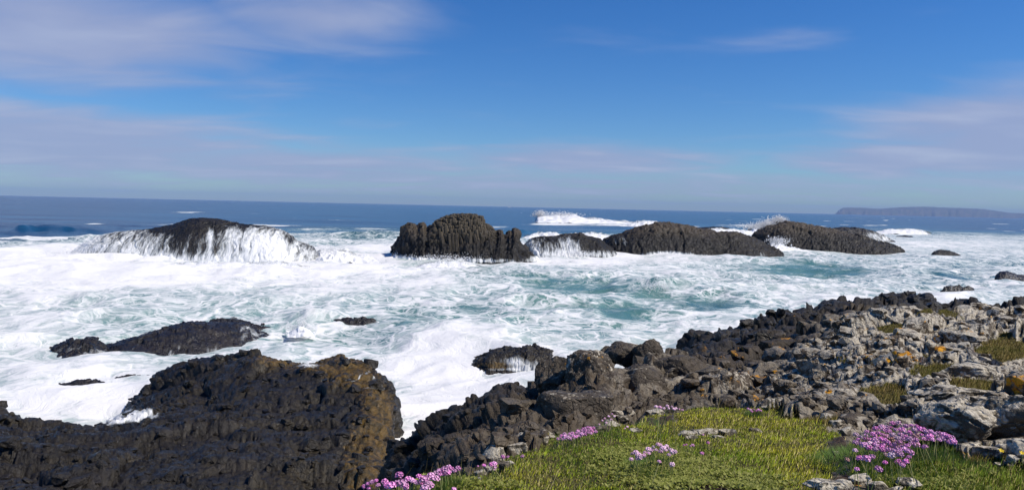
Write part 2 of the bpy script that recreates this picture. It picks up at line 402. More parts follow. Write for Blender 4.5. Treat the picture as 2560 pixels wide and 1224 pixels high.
def blade_material():
    m, t, b = material('grass_blades')
    c = t.attr('tint', out='Color')
    t.put(b.inputs['Base Color'], c); b.inputs['Roughness'].default_value = .6; b.inputs['Specular IOR Level'].default_value = .15
    tr = t.new('ShaderNodeBsdfTranslucent'); t.put(tr.inputs[0], c); mx = t.new('ShaderNodeMixShader'); mx.inputs[0].default_value = .3
    out = [n for n in t.n if n.type == 'OUTPUT_MATERIAL'][0]
    t.l.new(b.outputs[0], mx.inputs[1]); t.l.new(tr.outputs[0], mx.inputs[2]); t.l.new(mx.outputs[0], out.inputs[0])
    return m
M_GRASS = blade_material()

# ================================================================== THE SEA
def project_sea(G):
    return project(G)
SWELL = [  # px, py (foot), half width px, height m, half length m
    (50, 583, 120, 2.1, 9), (930, 596, 110, 1.7, 6), (230, 604, 200, 1.0, 6), (1290, 583, 60, .8, 5),
    (1660, 735, 110, .8, 3.2), (1420, 700, 130, .6, 3), (1980, 655, 150, .7, 4), (640, 690, 120, .7, 3), (450, 700, 300, .5, 4),
    (1120, 860, 150, .45, 2.0), (1330, 770, 160, .5, 2.2), (780, 800, 90, .8, 1.8), (1800, 750, 120, .5, 2.4), (150, 770, 150, .5, 2.5)]
def make_sea():
    offs = [420.0]
    while offs[-1] > .9:
        y = offs[-1]; offs.append(y-(.62 if 22 < y < 80 else 1.1 if y > 80 else .7))
    Y = np.array([CAMZ*740/max(o, .2) for o in offs if o > .4]+[9000, 15000])
    tanu = np.concatenate([np.linspace(-1.3, -.76, 30)[:-1], np.linspace(-.76, .76, 640), np.linspace(.76, 1.3, 30)[1:]])
    YY, UU = np.meshgrid(Y, tanu, indexing='ij'); XX = UU*YY
    G = np.stack([XX, YY, np.zeros_like(XX)], -1)
    px, py = project(G)
    dY = np.gradient(Y)[:, None]
    z = np.zeros_like(XX)
    near = 1-sstep(YY, 150, 320)
    wx = XX+2.5*fbm2(XX*.12, YY*.12, 3, 3); wy = YY+2.5*fbm2(XX*.12+7, YY*.12, 3, 4)
    for k, (lam, amp) in enumerate([(22, .50), (10, .34), (5, .20), (2.4, .11), (1.2, .04)]):
        n = perlin2(wx/lam*.75+k*9, wy/lam, 40+k)
        r = 1-np.abs(n)*2.2 if k < 4 else n
        z += amp*near*(r-.35)*np.clip(lam/(2.6*dY), 0, 1)
    for k, (lam, amp) in enumerate([(90, .55), (38, .4), (17, .25)]):
        n = perlin2(XX/lam*.35+k*5, YY/lam, 60+k)
        z += amp*(1-near)*n*np.clip(lam/(2.6*dY), 0, 1)
    for (cx, cy, w, h, ln) in SWELL:
        c = P(cx, cy, z=0); wm = w/F*c[1]; nn = fbm2(XX/wm*1.5, YY/wm*1.5, 2, 9)
        d = (YY-c[1]-ln*1.0+ln*.8*nn)/ln
        prof = np.where(d < 0, np.exp(-(d*1.5)**2), np.exp(-(d*.6)**2))
        z += h*np.exp(-((XX-c[0])/wm)**2)*prof*(1+.3*nn)
    z *= 1-sstep(YY, 1500, 5000)
    z -= np.clip(blobs(px, py, [(260, 955, 150, 22, .45), (420, 850, 300, 40, .22), (890, 797, 80, 12, .35), (2390, 720, 80, 20, .3), (1270, 920, 110, 14, .25)]), 0, .5)
    G[..., 2] = z
    # choppy sideways shift
    G[..., 0] += .5*near*perlin2(XX*.3, YY*.3, 71); G[..., 1] += .5*near*perlin2(XX*.3, YY*.3, 72)
    # foam cover
    bp = np.interp(px, [-600, 0, 300, 800, 1000, 1300, 1750, 2250, 2560, 3100], [595, 596, 590, 574, 578, 588, 572, 570, 582, 585])
    bp = bp+24*fbm2(XX*.012, YY*.012, 4, 21, .6)
    edge = sstep(py, bp-14, bp+34)
    d = .65+.20*np.clip(z/.6, -1, 1)*near+blobs(px, py, [
        (420, 690, 560, 50, .44), (120, 650, 260, 60, .42), (500, 800, 500, 40, .10), (1750, 740, 700, 110, -.09), (800, 640, 150, 40, .25), (1150, 890, 260, 70, .32), (1450, 655, 220, 22, .36), (1060, 700, 100, 25, .15),
        (1740, 690, 130, 35, .22), (1120, 1010, 140, 160, .5), (230, 1000, 220, 70, .45), (60, 900, 160, 80, .2), (2360, 605, 220, 24, .22), (1700, 860, 160, 45, .3), (2080, 740, 120, 30, .2),
        (800, 900, 300, 50, .35), (950, 640, 60, 40, .3), (1650, 645, 300, 14, .3), (2150, 640, 180, 12, .2), (780, 740, 160, 40, .12), (2350, 760, 260, 40, .12),
        (1360, 780, 240, 60, -.36), (1400, 705, 200, 24, -.36), (1660, 735, 180, 38, -.34), (560, 740, 240, 30, -.24), (350, 770, 220, 50, -.14), (1050, 815, 170, 36, -.28), (1000, 760, 90, 20, -.2),
        (1950, 668, 260, 30, -.34), (2050, 640, 260, 16, -.2), (2320, 690, 240, 36, -.32), (1800, 775, 120, 26, -.36), (1240, 690, 160, 20, -.28), (2420, 580, 180, 12, -.22), (2500, 650, 150, 14, -.2),
        (900, 592, 120, 16, -.4), (60, 600, 160, 12, -.2), (300, 820, 160, 30, -.12), (900, 860, 120, 25, -.15), (1560, 800, 90, 25, -.2), (1180, 640, 300, 14, -.1)])
    d = d+.16*fbm2(XX*.05, YY*.03, 3, 33)
    foam = np.clip(d, 0, 1.25)*edge-(1-edge)*.2
    deep = 1-sstep(py, bp-14, bp+40)
    deep = np.maximum(deep, np.clip(blobs(px, py, [(2400, 690, 260, 60, .45), (1790, 775, 90, 20, .4), (2450, 600, 250, 30, .25)]), 0, .8))
    # scattered whitecaps offshore, on the steeper crests
    cap = np.where((1-edge) > .5, sstep(perlin2(XX*.018, YY*.035, 90)+.5*perlin2(XX*.06, YY*.1, 91), .45, .8)*sstep(py, bp-60, bp-5), 0)
    cap = cap+blobs(px, py, [(1180, 0, 1, 1, 0), (470, 531, 60, 2.5, .9), (640, 535, 30, 2, .6), (240, 560, 30, 3, 1), (420, 562, 110, 3, .7), (1230, 566, 45, 3, .8), (1370, 560, 50, 3, .8), (1860, 553, 30, 2, .6), (2130, 545, 40, 2, .6), (2000, 560, 60, 2, .5), (2180, 563, 50, 3, .8), (925, 573, 70, 3, .9), (1480, 561, 170, 6, .8), (1620, 566, 60, 5, .7), (1850, 566, 90, 6, .7)])
    me = mesh_from('sea', G.reshape(-1, 3), grid_faces(*XX.shape))
    set_attr(me, 'foam', foam); set_attr(me, 'deep', deep); set_attr(me, 'cap', cap)
    return tag(obj('sea', me, M_SEA), kind='structure')
make_sea()

# ================================================================== SHORE TERRAIN FROM PROFILES
def profile_grid(cols, Yv, tanv, blur=(1.2, 5)):
    """cols: {px: [(py, Y) seen points or ('h', Y, z) hidden points]} -> Z over (Y, tan)"""
    ks = sorted(cols); tabs = []; us = []
    lY = np.log(Yv)
    for k in ks:
        pts = []
        for q in cols[k]:
            if q[0] == 'h': pts.append((q[1], q[2]))
            else:
                p = P(k, q[0], Y=q[1]); pts.append((p[1], p[2]))
        pts.sort(); a = np.array(pts)
        tabs.append(np.interp(lY, np.log(a[:, 0]), a[:, 1])); us.append((k-1280)/F)
    T = np.array(tabs); us = np.array(us)
    Z = np.empty((len(Yv), len(tanv)))
    for r in range(len(Yv)): Z[r] = np.interp(tanv, us, T[:, r])
    def gk(A, s, ax):
        if s < .3: return A
        n = int(3*s)+1; k = np.exp(-.5*(np.arange(-n, n+1)/s)**2); k /= k.sum()
        pad = [(0, 0), (0, 0)]; pad[ax] = (n, n)
        B = np.pad(A, pad, mode='edge')
        return np.apply_along_axis(lambda v: np.convolve(v, k, 'valid'), ax, B)
    return gk(gk(Z, blur[0], 0), blur[1], 1)

# ------------------------------------------------------------------ headland (right)
H = 'h'
HC = {
 500: [(H, 1.2, 6.6), (H, 2, 5.5), (H, 4, 3), (H, 8, 1), (H, 12, -1), (H, 60, -1.5)],
 700: [(H, 1.2, 6.9), (H, 2, 6.5), (H, 4, 3.6), (H, 8, 1.6), (H, 12, -.6), (H, 60, -1.5)],
 900: [(H, 1.2, 7.0), (H, 2.3, 6.95), (H, 2.7, 6.3), (H, 4, 4.6), (H, 7, 3.4), (H, 10, 2.2), (H, 14, 0.8), (H, 18, -.8), (H, 60, -1.5)],
 980: [(H, 1.2, 7.05), (1224, 2.42), (H, 2.9, 6.1), (H, 5.5, 5.0), (1224, 8), (1180, 11), (1130, 14), (H, 17, 1.0), (H, 20, -.8), (H, 60, -1.5)],
 1050: [(H, 1.2, 7.1), (1224, 2.5), (1195, 2.75), (H, 3.3, 5.9), (1190, 7), (1150, 9), (1088, 13), (H, 16, 1.6), (H, 20, -.8), (H, 60, -1.5)],
 1150: [(H, 1.2, 7.1), (1224, 2.55), (1187, 2.95), (H, 3.5, 6.0), (1150, 6.5), (1100, 8.5), (1050, 10.5), (1005, 13), (H, 16, 2.0), (H, 21, -.8), (H, 60, -1.5)],
 1270: [(H, 1.2, 7.1), (1224, 2.6), (1140, 3.6), (H, 4.1, 6.0), (1100, 6.4), (1050, 8), (990, 10.5), (965, 12), (H, 15, 2.6), (H, 20, .2), (H, 25, -.8), (H, 60, -1.5)],
 1400: [(H, 1.2, 7.1), (1224, 2.65), (1150, 3.4), (1092, 4.2), (H, 4.8, 5.9), (1060, 7), (1000, 8.2), (945, 9.5), (915, 10.5), (H, 13, 4.0), (H, 19, .8), (H, 25, -.8), (H, 60, -1.5)],
 1500: [(H, 1.2, 7.1), (1224, 2.65), (1150, 3.4), (1100, 4.1), (1062, 4.8), (H, 5.4, 5.8), (1000, 8), (950, 8.8), (915, 9.8), (H, 11.5, 5.0), (H, 15, 3.0), (H, 22, .2), (H, 28, -.8), (H, 60, -1.5)],
 1620: [(H, 1.2, 7.1), (1224, 2.65), (1150, 3.4), (1080, 4.6), (1030, 5.6), (H, 6.2, 5.8), (1000, 8.6), (950, 9.4), (920, 10.5), (885, 13), (H, 17, 3.5), (H, 24, .8), (H, 30, -.8), (H, 60, -1.5)],
 1750: [(H, 1.2, 7.1), (1224, 2.6), (1150, 3.4), (1080, 4.7), (1018, 6.0), (H, 6.6, 5.8), (1000, 8.6), (950, 10), (900, 13), (860, 20), (838, 26), (H, 30, 1.4), (H, 38, -.8), (H, 60, -1.5)],
 1900: [(H, 1.2, 7.1), (1224, 2.6), (1150, 3.4), (1080, 4.6), (1022, 5.8), (H, 6.4, 6.05), (1000, 7.8), (950, 9.6), (900, 12.5), (850, 18), (815, 27), (800, 33), (H, 38, .9), (H, 44, -.3), (H, 60, -1.5)],
 2000: [(H, 1.2, 7.1), (1224, 2.6), (1150, 3.4), (1085, 4.5), (1042, 5.3), (1000, 6.6), (940, 8.8), (880, 12), (830, 17), (798, 26), (786, 33), (H, 38, 1.5), (H, 46, -.8), (H, 60, -1.5)],
 2060: [(H, 1.2, 7.1), (1224, 2.6), (1150, 3.35), (1085, 4.4), (1050, 5.0), (1000, 6.3), (935, 8.5), (875, 11.5), (820, 16), (800, 20), (778, 33), (766, 38), (H, 43, 1.4), (H, 50, -.8), (H, 60, -1.5)],
 2140: [(H, 1.2, 7.1), (1224, 2.6), (1150, 3.25), (1090, 4.1), (1060, 4.7), (1000, 5.8), (930, 8), (865, 10.8), (805, 14.8), (785, 17.5), (H, 21, 5.2), (766, 34), (750, 41), (H, 46, 1.2), (H, 54, -.8), (H, 60, -1.5)],
 2250: [(H, 1.2, 7.1), (1224, 2.7), (1150, 3.2), (1080, 4.0), (1000, 5.4), (930, 7.3), (850, 10), (790, 13.5), (766, 16), (H, 18, 5.1), (H, 26, 4.2), (752, 34), (727, 44), (H, 48, 1.8), (H, 56, -.8), (H, 62, -1.5)],
 2330: [(H, 1.2, 7.1), (1224, 2.7), (1150, 3.15), (1100, 3.7), (1040, 4.5), (1000, 5.1), (930, 7), (860, 9.2), (795, 13), (770, 15.5), (H, 17.5, 5.2), (H, 26, 4.2), (760, 34), (744, 42), (H, 46, 1.8), (H, 54, -.8), (H, 62, -1.5)],
 2380: [(H, 1.2, 7.1), (1224, 2.7), (1150, 3.1), (1100, 3.6), (1040, 4.3), (1000, 4.9), (930, 6.7), (880, 8.5), (800, 12.5), (769, 15), (H, 17, 5.3), (H, 28, 4.0), (764, 36), (H, 42, 1.8), (H, 50, -.8), (H, 62, -1.5)],
 2450: [(H, 1.2, 7.1), (1224, 2.7), (1150, 3.1), (1090, 3.6), (1040, 4.2), (1000, 4.8), (940, 6.2), (880, 8.3), (800, 12.5), (766, 15), (H, 17, 5.3), (H, 28, 4.2), (742, 38), (H, 42, 2.0), (H, 50, -.8), (H, 62, -1.5)],
 2515: [(H, 1.2, 7.1), (1224, 2.7), (1150, 3.1), (1090, 3.5), (1030, 4.2), (1000, 4.7), (940, 6.2), (880, 8.3), (800, 12.6), (766, 15), (H, 17, 5.3), (H, 28, 4.0), (762, 36), (H, 42, 1.8), (H, 50, -.8), (H, 62, -1.5)],
 2570: [(H, 1.2, 7.1), (1224, 2.7), (1150, 3.1), (1080, 3.5), (1000, 4.6), (940, 6.2), (880, 8.2), (800, 12.8), (770, 15), (H, 17, 5.3), (H, 26, 4.2), (742, 36), (H, 40, 2.2), (H, 48, -.8), (H, 62, -1.5)],
 2900: [(H, 1.2, 7.15), (H, 3, 7.05), (H, 5, 6.8), (H, 8, 6.5), (H, 13, 6.2), (H, 17, 5.2), (H, 26, 4.3), (H, 36, 4.0), (H, 42, 1.0), (H, 50, -.8), (H, 62, -1.5)],
 4600: [(H, 1.2, 7.2), (H, 3, 7.2), (H, 8, 7.0), (H, 16, 6.5), (H, 26, 5), (H, 40, 3.5), (H, 50, .5), (H, 62, -1.5)],
}
HY = np.exp(np.linspace(math.log(1.2), math.log(60), 430))
HT = np.concatenate([np.linspace(-.42, -.21, 25)[:-1], np.linspace(-.21, .72, 570), np.linspace(.72, 1.75, 40)[1:]])
HZ = profile_grid(HC, HY, HT)
YY, TT = np.meshgrid(HY, HT, indexing='ij'); XX = TT*YY
HG = np.stack([XX, YY, HZ], -1)
_k = [abs(P(2532, 935, Y=y)[2]-HZ[np.abs(HY-y).argmin(), np.abs(HT-P(2532, 935, Y=y)[0]/y).argmin()]) for y in np.linspace(5, 8, 60)]
POOL = P(2532, 935, Y=np.linspace(5, 8, 60)[int(np.argmin(_k))])
pool_d = np.exp(-(((XX-POOL[0])/.45)**2+((YY-POOL[1])/.45)**2)**2)
HG[..., 2] -= .22*pool_d
hpx, hpy = project(HG)
TURF_MAIN = [(880, 1260), (925, 1215), (1010, 1208), (1200, 1178), (1280, 1135), (1400, 1092), (1520, 1060), (1560, 1032), (1700, 1014), (1860, 1010), (1990, 1040), (2095, 1072), (2120, 1110), (2085, 1180), (2030, 1260)]
TURF_RIGHT = [(2130, 1200), (2130, 1120), (2200, 1070), (2330, 1095), (2390, 1125), (2450, 1152), (2700, 1170), (2700, 1300), (2230, 1300), (2200, 1215)]
def ell(px, py, l):
    r = np.zeros_like(px)
    for (cx, cy, rx, ry) in l: r = np.maximum(r, np.clip(1.6*(1-np.sqrt(((px-cx)/rx)**2+((py-cy)/ry)**2)), 0, 1))
    return r
wob = 34*fbm2(hpx*.02, hpy*.03, 4, 5, .65); wob2 = 24*fbm2(hpx*.02+40, hpy*.03, 4, 6, .65)
near_side = YY < 6.6
turf = (in_poly(hpx+wob, hpy+wob2, TURF_MAIN) | in_poly(hpx+wob, hpy+wob2, TURF_RIGHT) | ((hpy > 1225) & (hpx > 880) & (YY < 2.8))).astype(float)*near_side
patches = ell(hpx+wob, hpy+wob2, [(2237, 824, 55, 20), (2215, 985, 85, 34), (2335, 930, 80, 28), (2350, 788, 80, 22), (2510, 870, 90, 40), (2430, 960, 90, 26), (2050, 1050, 60, 14), (2330, 890, 40, 10), (2130, 905, 50, 10), (2480, 1140, 90, 20)])*(YY < 17)
soil = np.maximum(ell(hpx+wob, hpy+wob2, [(1800, 1222, 160, 34), (1640, 1052, 60, 16), (1950, 1235, 100, 30)]), .75*ell(hpx+wob, hpy+wob2, [(2090, 1125, 60, 60), (2120, 1200, 70, 40)]))*near_side
patches = patches*(1-np.clip(pool_d*2, 0, 1)); turf_s = np.maximum(turf, patches)
rocky = 1-sstep(np.maximum(turf_s, soil), .05, .5)
N = grid_normals(HG); flatp = HG.reshape(-1, 3)
b1 = facets(flatp*np.array([.6, .75, .9]), 11); b2 = facets(flatp*np.array([1.7, 2.1, 2.4]), 23); b3 = facets(flatp*np.array([5, 6, 6.5]), 37)
farw = sstep(flatp[:, 1], 14, 26); nearw = 1-sstep(flatp[:, 1], 10, 22)
smooth_face = np.clip(blobs(hpx, hpy, [(1600, 980, 150, 80, 1.0), (1250, 1080, 180, 80, .5)]), 0, 1).ravel()
disp = (.25+.16*farw)*b1*(1-.3*smooth_face)+(.105+.06*farw)*b2*(1-.5*smooth_face)+(.034*nearw+.02)*b3
disp *= .35+.65*sstep(flatp[:, 1], 3.6, 7.5)
disp += .03*fbm3(flatp*3, 3, 50)
disp = disp*(.08+.92*rocky.ravel())*sstep(flatp[:, 1], 2.0, 3.2)+.03*fbm3(flatp*1.3, 3, 51)*(1-rocky.ravel())+.02*fbm3(flatp*6, 2, 52)*turf.ravel()
Nf = N.reshape(-1, 3)
HV = flatp+Nf*disp[:, None]
hme = mesh_from('headland', HV, grid_faces(*XX.shape))
set_attr(hme, 'turf', turf_s*(1-sstep(soil, .3, .6))); set_attr(hme, 'soil', soil)
set_attr(hme, 'weed', np.clip(blobs(hpx, hpy, [(1150, 1010, 60, 14, .5), (1060, 1090, 40, 20, .35)]), 0, 1))
headland = tag(obj('headland', hme, M_HEAD), kind='structure')
HVg = HV.reshape(*XX.shape, 3)
hpx2, hpy2 = project(HVg)
def ground_at(x, y):
    """height of the headland at x, y"""
    fy = np.interp(math.log(max(y, 1.21)), np.log(HY), np.arange(len(HY))); fx = np.interp(x/y, HT, np.arange(len(HT)))
    i = min(int(fy), len(HY)-2); j = min(int(fx), len(HT)-2); a = fy-i; c = fx-j
    z = HVg[..., 2]
    return z[i, j]*(1-a)*(1-c)+z[i+1, j]*a*(1-c)+z[i, j+1]*(1-a)*c+z[i+1, j+1]*a*c
def ground_hit(px, py, ymin=1.5, ymax=60):
    """first point of the headland along the ray through a pixel"""
    prev = None
    for y in np.exp(np.linspace(math.log(ymin), math.log(ymax), 260)):
        p = P(px, py, Y=y)
        if p[2] <= ground_at(p[0], p[1]): return p
    return P(px, py, Y=4)

# ------------------------------------------------------------------ stones
def stone_mesh(name, seed, sub=2, planes=9, lump=.12, flat=.75, rough=0.0):
    r = random.Random(seed); bm = bmesh.new(); bmesh.ops.create_icosphere(bm, subdivisions=sub, radius=1)
    pl = []
    for k in range(planes):
        n = Vector((r.gauss(0, 1), r.gauss(0, 1), r.gauss(0, 1)*.9)).normalized(); pl.append((n, r.uniform(.34, .68) if sub < 5 else r.uniform(.42, .8)))
    V = np.array([v.co[:] for v in bm.verts])
    if sub < 5:
        for ax in range(3):
            for sg in (-1, 1):
                n = Vector((r.gauss(0, .13), r.gauss(0, .13), r.gauss(0, .13))); n[ax] += sg; pl.append((n.normalized(), r.uniform(.48, .66)))
    for n, d in pl:
        nn = np.array(n); ex = np.maximum(0, V @ nn-d); V = V-ex[:, None]*nn*.93
    V = V*(1+lump*fbm3(V*1.7+seed*3.7, 3, seed)[:, None])
    if rough:
        nr = V/np.linalg.norm(V, axis=1, keepdims=True)
        V = V+nr*(rough*1.3*facets(V*1.7+seed, seed+3)+rough*.6*facets(V*4.5+seed, seed+13)+rough*.3*fbm3(V*9+seed, 3, seed+5))[:, None]
    V[:, 2] *= flat
    V /= np.abs(V).max()
    for v, c in zip(bm.verts, V): v.co = c
    me = bpy.data.meshes.new(name); bm.to_mesh(me); bm.free()
    me.polygons.foreach_set('use_smooth', np.full(len(me.polygons), sub >= 4, dtype=bool))
    me.update(); return me
def mesh_arrays(me):
    V = np.empty(len(me.vertices)*3, np.float32); me.vertices.foreach_get('co', V)
    T = np.empty(len(me.polygons)*3, np.int32); me.polygons.foreach_get('vertices', T)
    return V.reshape(-1, 3), T.reshape(-1, 3)

def scatter_stones(parent, name, mat, pts, nrm, sizes, nparts, variants, sink=.25, stuff_name='loose_stones', yscale=(.7, 1.2), seed=1):
    """the largest in the picture are objects of their own, the rest one part"""
    r = np.random.default_rng(seed)
    app = sizes/np.maximum(pts[:, 1], 1)
    order = np.argsort(-app); n = len(pts)
    sc = np.stack([sizes*r.uniform(.8, 1.35, n), sizes*r.uniform(.8, 1.2, n), sizes*r.uniform(*yscale, n)], 1)
    eul = np.stack([r.normal(.10, .13, n), r.normal(-.06, .13, n), .35+r.integers(0, 4, n)*math.pi/2+r.normal(0, .22, n)], 1)
    pos = pts+nrm*(sizes*(.45-sink))[:, None]
    SV = []; ST = []; base = 0
    arrs = [mesh_arrays(m) for m in variants[1]]
    for k, i in enumerate(order):
        if k < nparts:
            me = variants[0][k % len(variants[0])]
            if len(me.materials) == 0: me.materials.append(mat)
            o = bpy.data.objects.new(name, me); col.objects.link(o); o.parent = parent
            o.location = pos[i]; o.rotation_euler = eul[i]; o.scale = sc[i]
        else:
            V, T = arrs[k % len(arrs)]
            R = np.array(Euler(eul[i]).to_matrix())
            SV.append((V*sc[i]) @ R.T+pos[i]); ST.append(T+base); base += len(V)
    if SV:
        me = mesh_from(stuff_name, np.concatenate(SV), np.concatenate(ST), smooth=False)
        tag(obj(stuff_name, me, mat, parent), kind='stuff')

big_var = [stone_mesh('stone', 100+k, 3, 13, .08, .75, .05) for k in range(9)]
small_var = [stone_mesh('pebble', 140+k, 2, 12, .10, .75) for k in range(7)]
# lichen-covered blocks over the right-hand outcrop
def visible_samples(px, py, V, Nn, mask, n, seed, wpow=1.0):
    """sample grid vertices so that they are spread evenly over the picture"""
    dpx = np.abs(np.gradient(px, axis=1)); dpy = np.abs(np.gradient(py, axis=0))
    w = (np.clip(dpx*dpy, 0, 60)**wpow)*mask; w = w.ravel()/w.sum()
    r = np.random.default_rng(seed); idx = r.choice(len(w), n, p=w, replace=True)
    return V.reshape(-1, 3)[idx], Nn.reshape(-1, 3)[idx], idx
inframe = (hpx2 > 900) & (hpx2 < 2640) & (hpy2 < 1260)
zone_lichen = (1-np.clip(pool_d*2, 0, 1))*(in_poly(hpx2, hpy2, [(1650, 1030), (1700, 960), (1780, 900), (1900, 830), (2060, 790), (2240, 755), (2640, 755), (2640, 1180), (2440, 1160), (2380, 1120), (2300, 1060), (2130, 1070), (1990, 1035), (1860, 1010), (1760, 1010)]) & (YY > 4.0) & (YY < 20)).astype(float)*rocky*inframe
N2 = grid_normals(HVg)
pts, nr, idx = visible_samples(hpx2, hpy2, HVg, N2, zone_lichen, 1300, 3, .9)
sz = np.exp(np.random.default_rng(4).normal(math.log(.0068), .5, len(pts)))*np.clip(pts[:, 1], 4, 18)
sz = np.clip(sz, .03, .30)
scatter_stones(headland, 'lichen_stone', M_STONE, pts, nr, sz, 300, (big_var, small_var), .56, 'lichen_rubble', seed=5)
# black blocks along the waterline
zone_black = ((YY > 15) & (HVg[..., 2] > .2) & (HVg[..., 2] < 5.3)).astype(float)*inframe*(N2[..., 1] < .5)*(N2[..., 2] > .45)
black_big = [stone_mesh('block', 200+k, 3, 10, .12, .85, .06) for k in range(5)]; black_small = [stone_mesh('lump', 220+k, 2, 9, .12, .8) for k in range(5)]
pts, nr, idx = visible_samples(hpx2, hpy2, HVg, N2, zone_black, 420, 8, .7)
sz = np.clip(np.exp(np.random.default_rng(9).normal(math.log(.0058), .45, len(pts)))*pts[:, 1], .08, .40)
scatter_stones(headland, 'shore_block', M_HEAD if False else M_SHELF, pts, nr, sz, 120, (black_big, black_small), .62, 'shore_rubble', seed=6)
# lumps on the dark slope beside the channel
zone_dark = (in_poly(hpx2, hpy2, [(960, 1224), (985, 1120), (1060, 1070), (1170, 1000), (1300, 950), (1400, 920), (1500, 900), (1700, 880), (1700, 1000), (1500, 1050), (1270, 1130), (1200, 1170), (1100, 1200)]) & (YY > 4.4)).astype(float)*rocky
pts, nr, idx = visible_samples(hpx2, hpy2, HVg, N2, zone_dark, 600, 12, .9)
sz = np.clip(np.exp(np.random.default_rng(13).normal(math.log(.0065), .5, len(pts)))*pts[:, 1], .02, .25)
dk_big = [stone_mesh('knob', 240+k, 3, 10, .12, .8, .06) for k in range(5)]; dk_small = [stone_mesh('knob_small', 250+k, 2, 9, .12, .8) for k in range(5)]
scatter_stones(headland, 'basalt_knob', M_HEAD, pts, nr, sz, 120, (dk_big, dk_small), .50, 'basalt_knobs', seed=7)

# ------------------------------------------------------------------ boulders one can tell apart
def boulder(label, px, py, Y, w, h, seed, mat, depth=1.0, name='boulder', rot=0.0, rough=.045, sub=5, planes=9, tilt=0.0):
    c = P(px, py, Y=Y); me = stone_mesh(name, seed, sub, planes, .14, 1.0, rough); me.materials.append(mat)
    o = obj(name, me); k = Y/F*.5
    # the stone's own extent, so that width and height come out as asked
    V, T = mesh_arrays(me); R = np.array(Euler((0, tilt, rot)).to_matrix()); Q = V @ R.T
    ex = (Q.max(0)-Q.min(0))/2
    me.vertices.foreach_set('co', ((Q-(Q.max(0)+Q.min(0))/2)/ex*np.array([w*k, w*k*depth, h*k])).astype(np.float32).ravel()); me.update()
    o.location = c+np.array([0, w*k*depth*.75, -h*k*.15])
    return tag(o, label, 'boulder', 'boulders on the headland')
boulder('jointed brown boulder with orange lichen on its crown above the channel', 1478, 935, 9.2, 130, 125, 301, M_BROWN_ORANGE, .9, rough=.06)
boulder('dark jointed boulder left of the orange topped one', 1392, 945, 9.6, 110, 110, 302, M_BROWN, .9, rough=.06)
boulder('low split boulder under the orange topped one', 1490, 1010, 8.5, 150, 95, 303, M_BROWN, .8, rough=.05)
boulder('rounded brown boulder against the white water, right of a twin', 1624, 886, 12.4, 85, 88, 304, M_BROWN, .9, planes=6)
boulder('rounded brown boulder leaning left against its taller twin', 1568, 892, 12.6, 110, 72, 305, M_BROWN, .8, planes=6)
boulder('dark flat boulder left of the two rounded twins', 1518, 893, 13.0, 80, 60, 306, M_BROWN, .8, planes=6)
boulder('tall brown rock face with a crack down its left side', 1612, 985, 9.0, 135, 150, 307, M_BROWN, .7, rough=.035)
boulder('broad brown rock slab behind the grass bank', 1730, 945, 10.8, 200, 110, 308, M_BROWN, .7, rough=.05)
boulder('smooth grey rock bulge sloping down to the grass bank', 1440, 1040, 7.4, 200, 120, 309, M_BROWN, .7, rough=.03, planes=7)
boulder('pale lichen crusted boulder over a black hollow at right', 2440, 1082, 3.35, 200, 135, 311, M_PALE, .9, rough=.085, planes=14)
boulder('big pale lichen boulder cut by the right edge', 2565, 1062, 3.4, 210, 170, 312, M_PALE, .9, rough=.08, planes=14)
boulder('long pale grey boulder with orange lichen streak along its top', 2440, 1010, 5.0, 240, 75, 313, M_PALE_ORANGE, .6, rough=.09, planes=12)
boulder('rounded grey boulder beside the small grass hollow', 2170, 1020, 5.5, 90, 60, 314, M_STONE, .9, rough=.06)
boulder('white crusted boulder just above the pink flower mound', 2120, 1010, 5.6, 80, 62, 315, M_PALE, .9, rough=.06)
boulder('brown boulder with orange lichen behind the grass crest', 1965, 1028, 5.9, 110, 42, 316, M_PALE_ORANGE, .9, rough=.05)
boulder('dark boulder with a white cap at the foot of the outcrop', 2030, 1020, 5.9, 75, 62, 317, M_STONE, .9, rough=.06)
boulder('pale rib of rock slanting down beside the rock pool', 2440, 940, 6.4, 170, 60, 318, M_PALE, .6, rough=.05, tilt=.3)
boulder('white boulder high on the outcrop below the brown turf', 2420, 830, 11.2, 90, 40, 319, M_PALE, .8, rough=.05)
boulder('white slab boulder right of the white one on the outcrop', 2485, 838, 10.8, 70, 45, 320, M_PALE, .8, rough=.05)

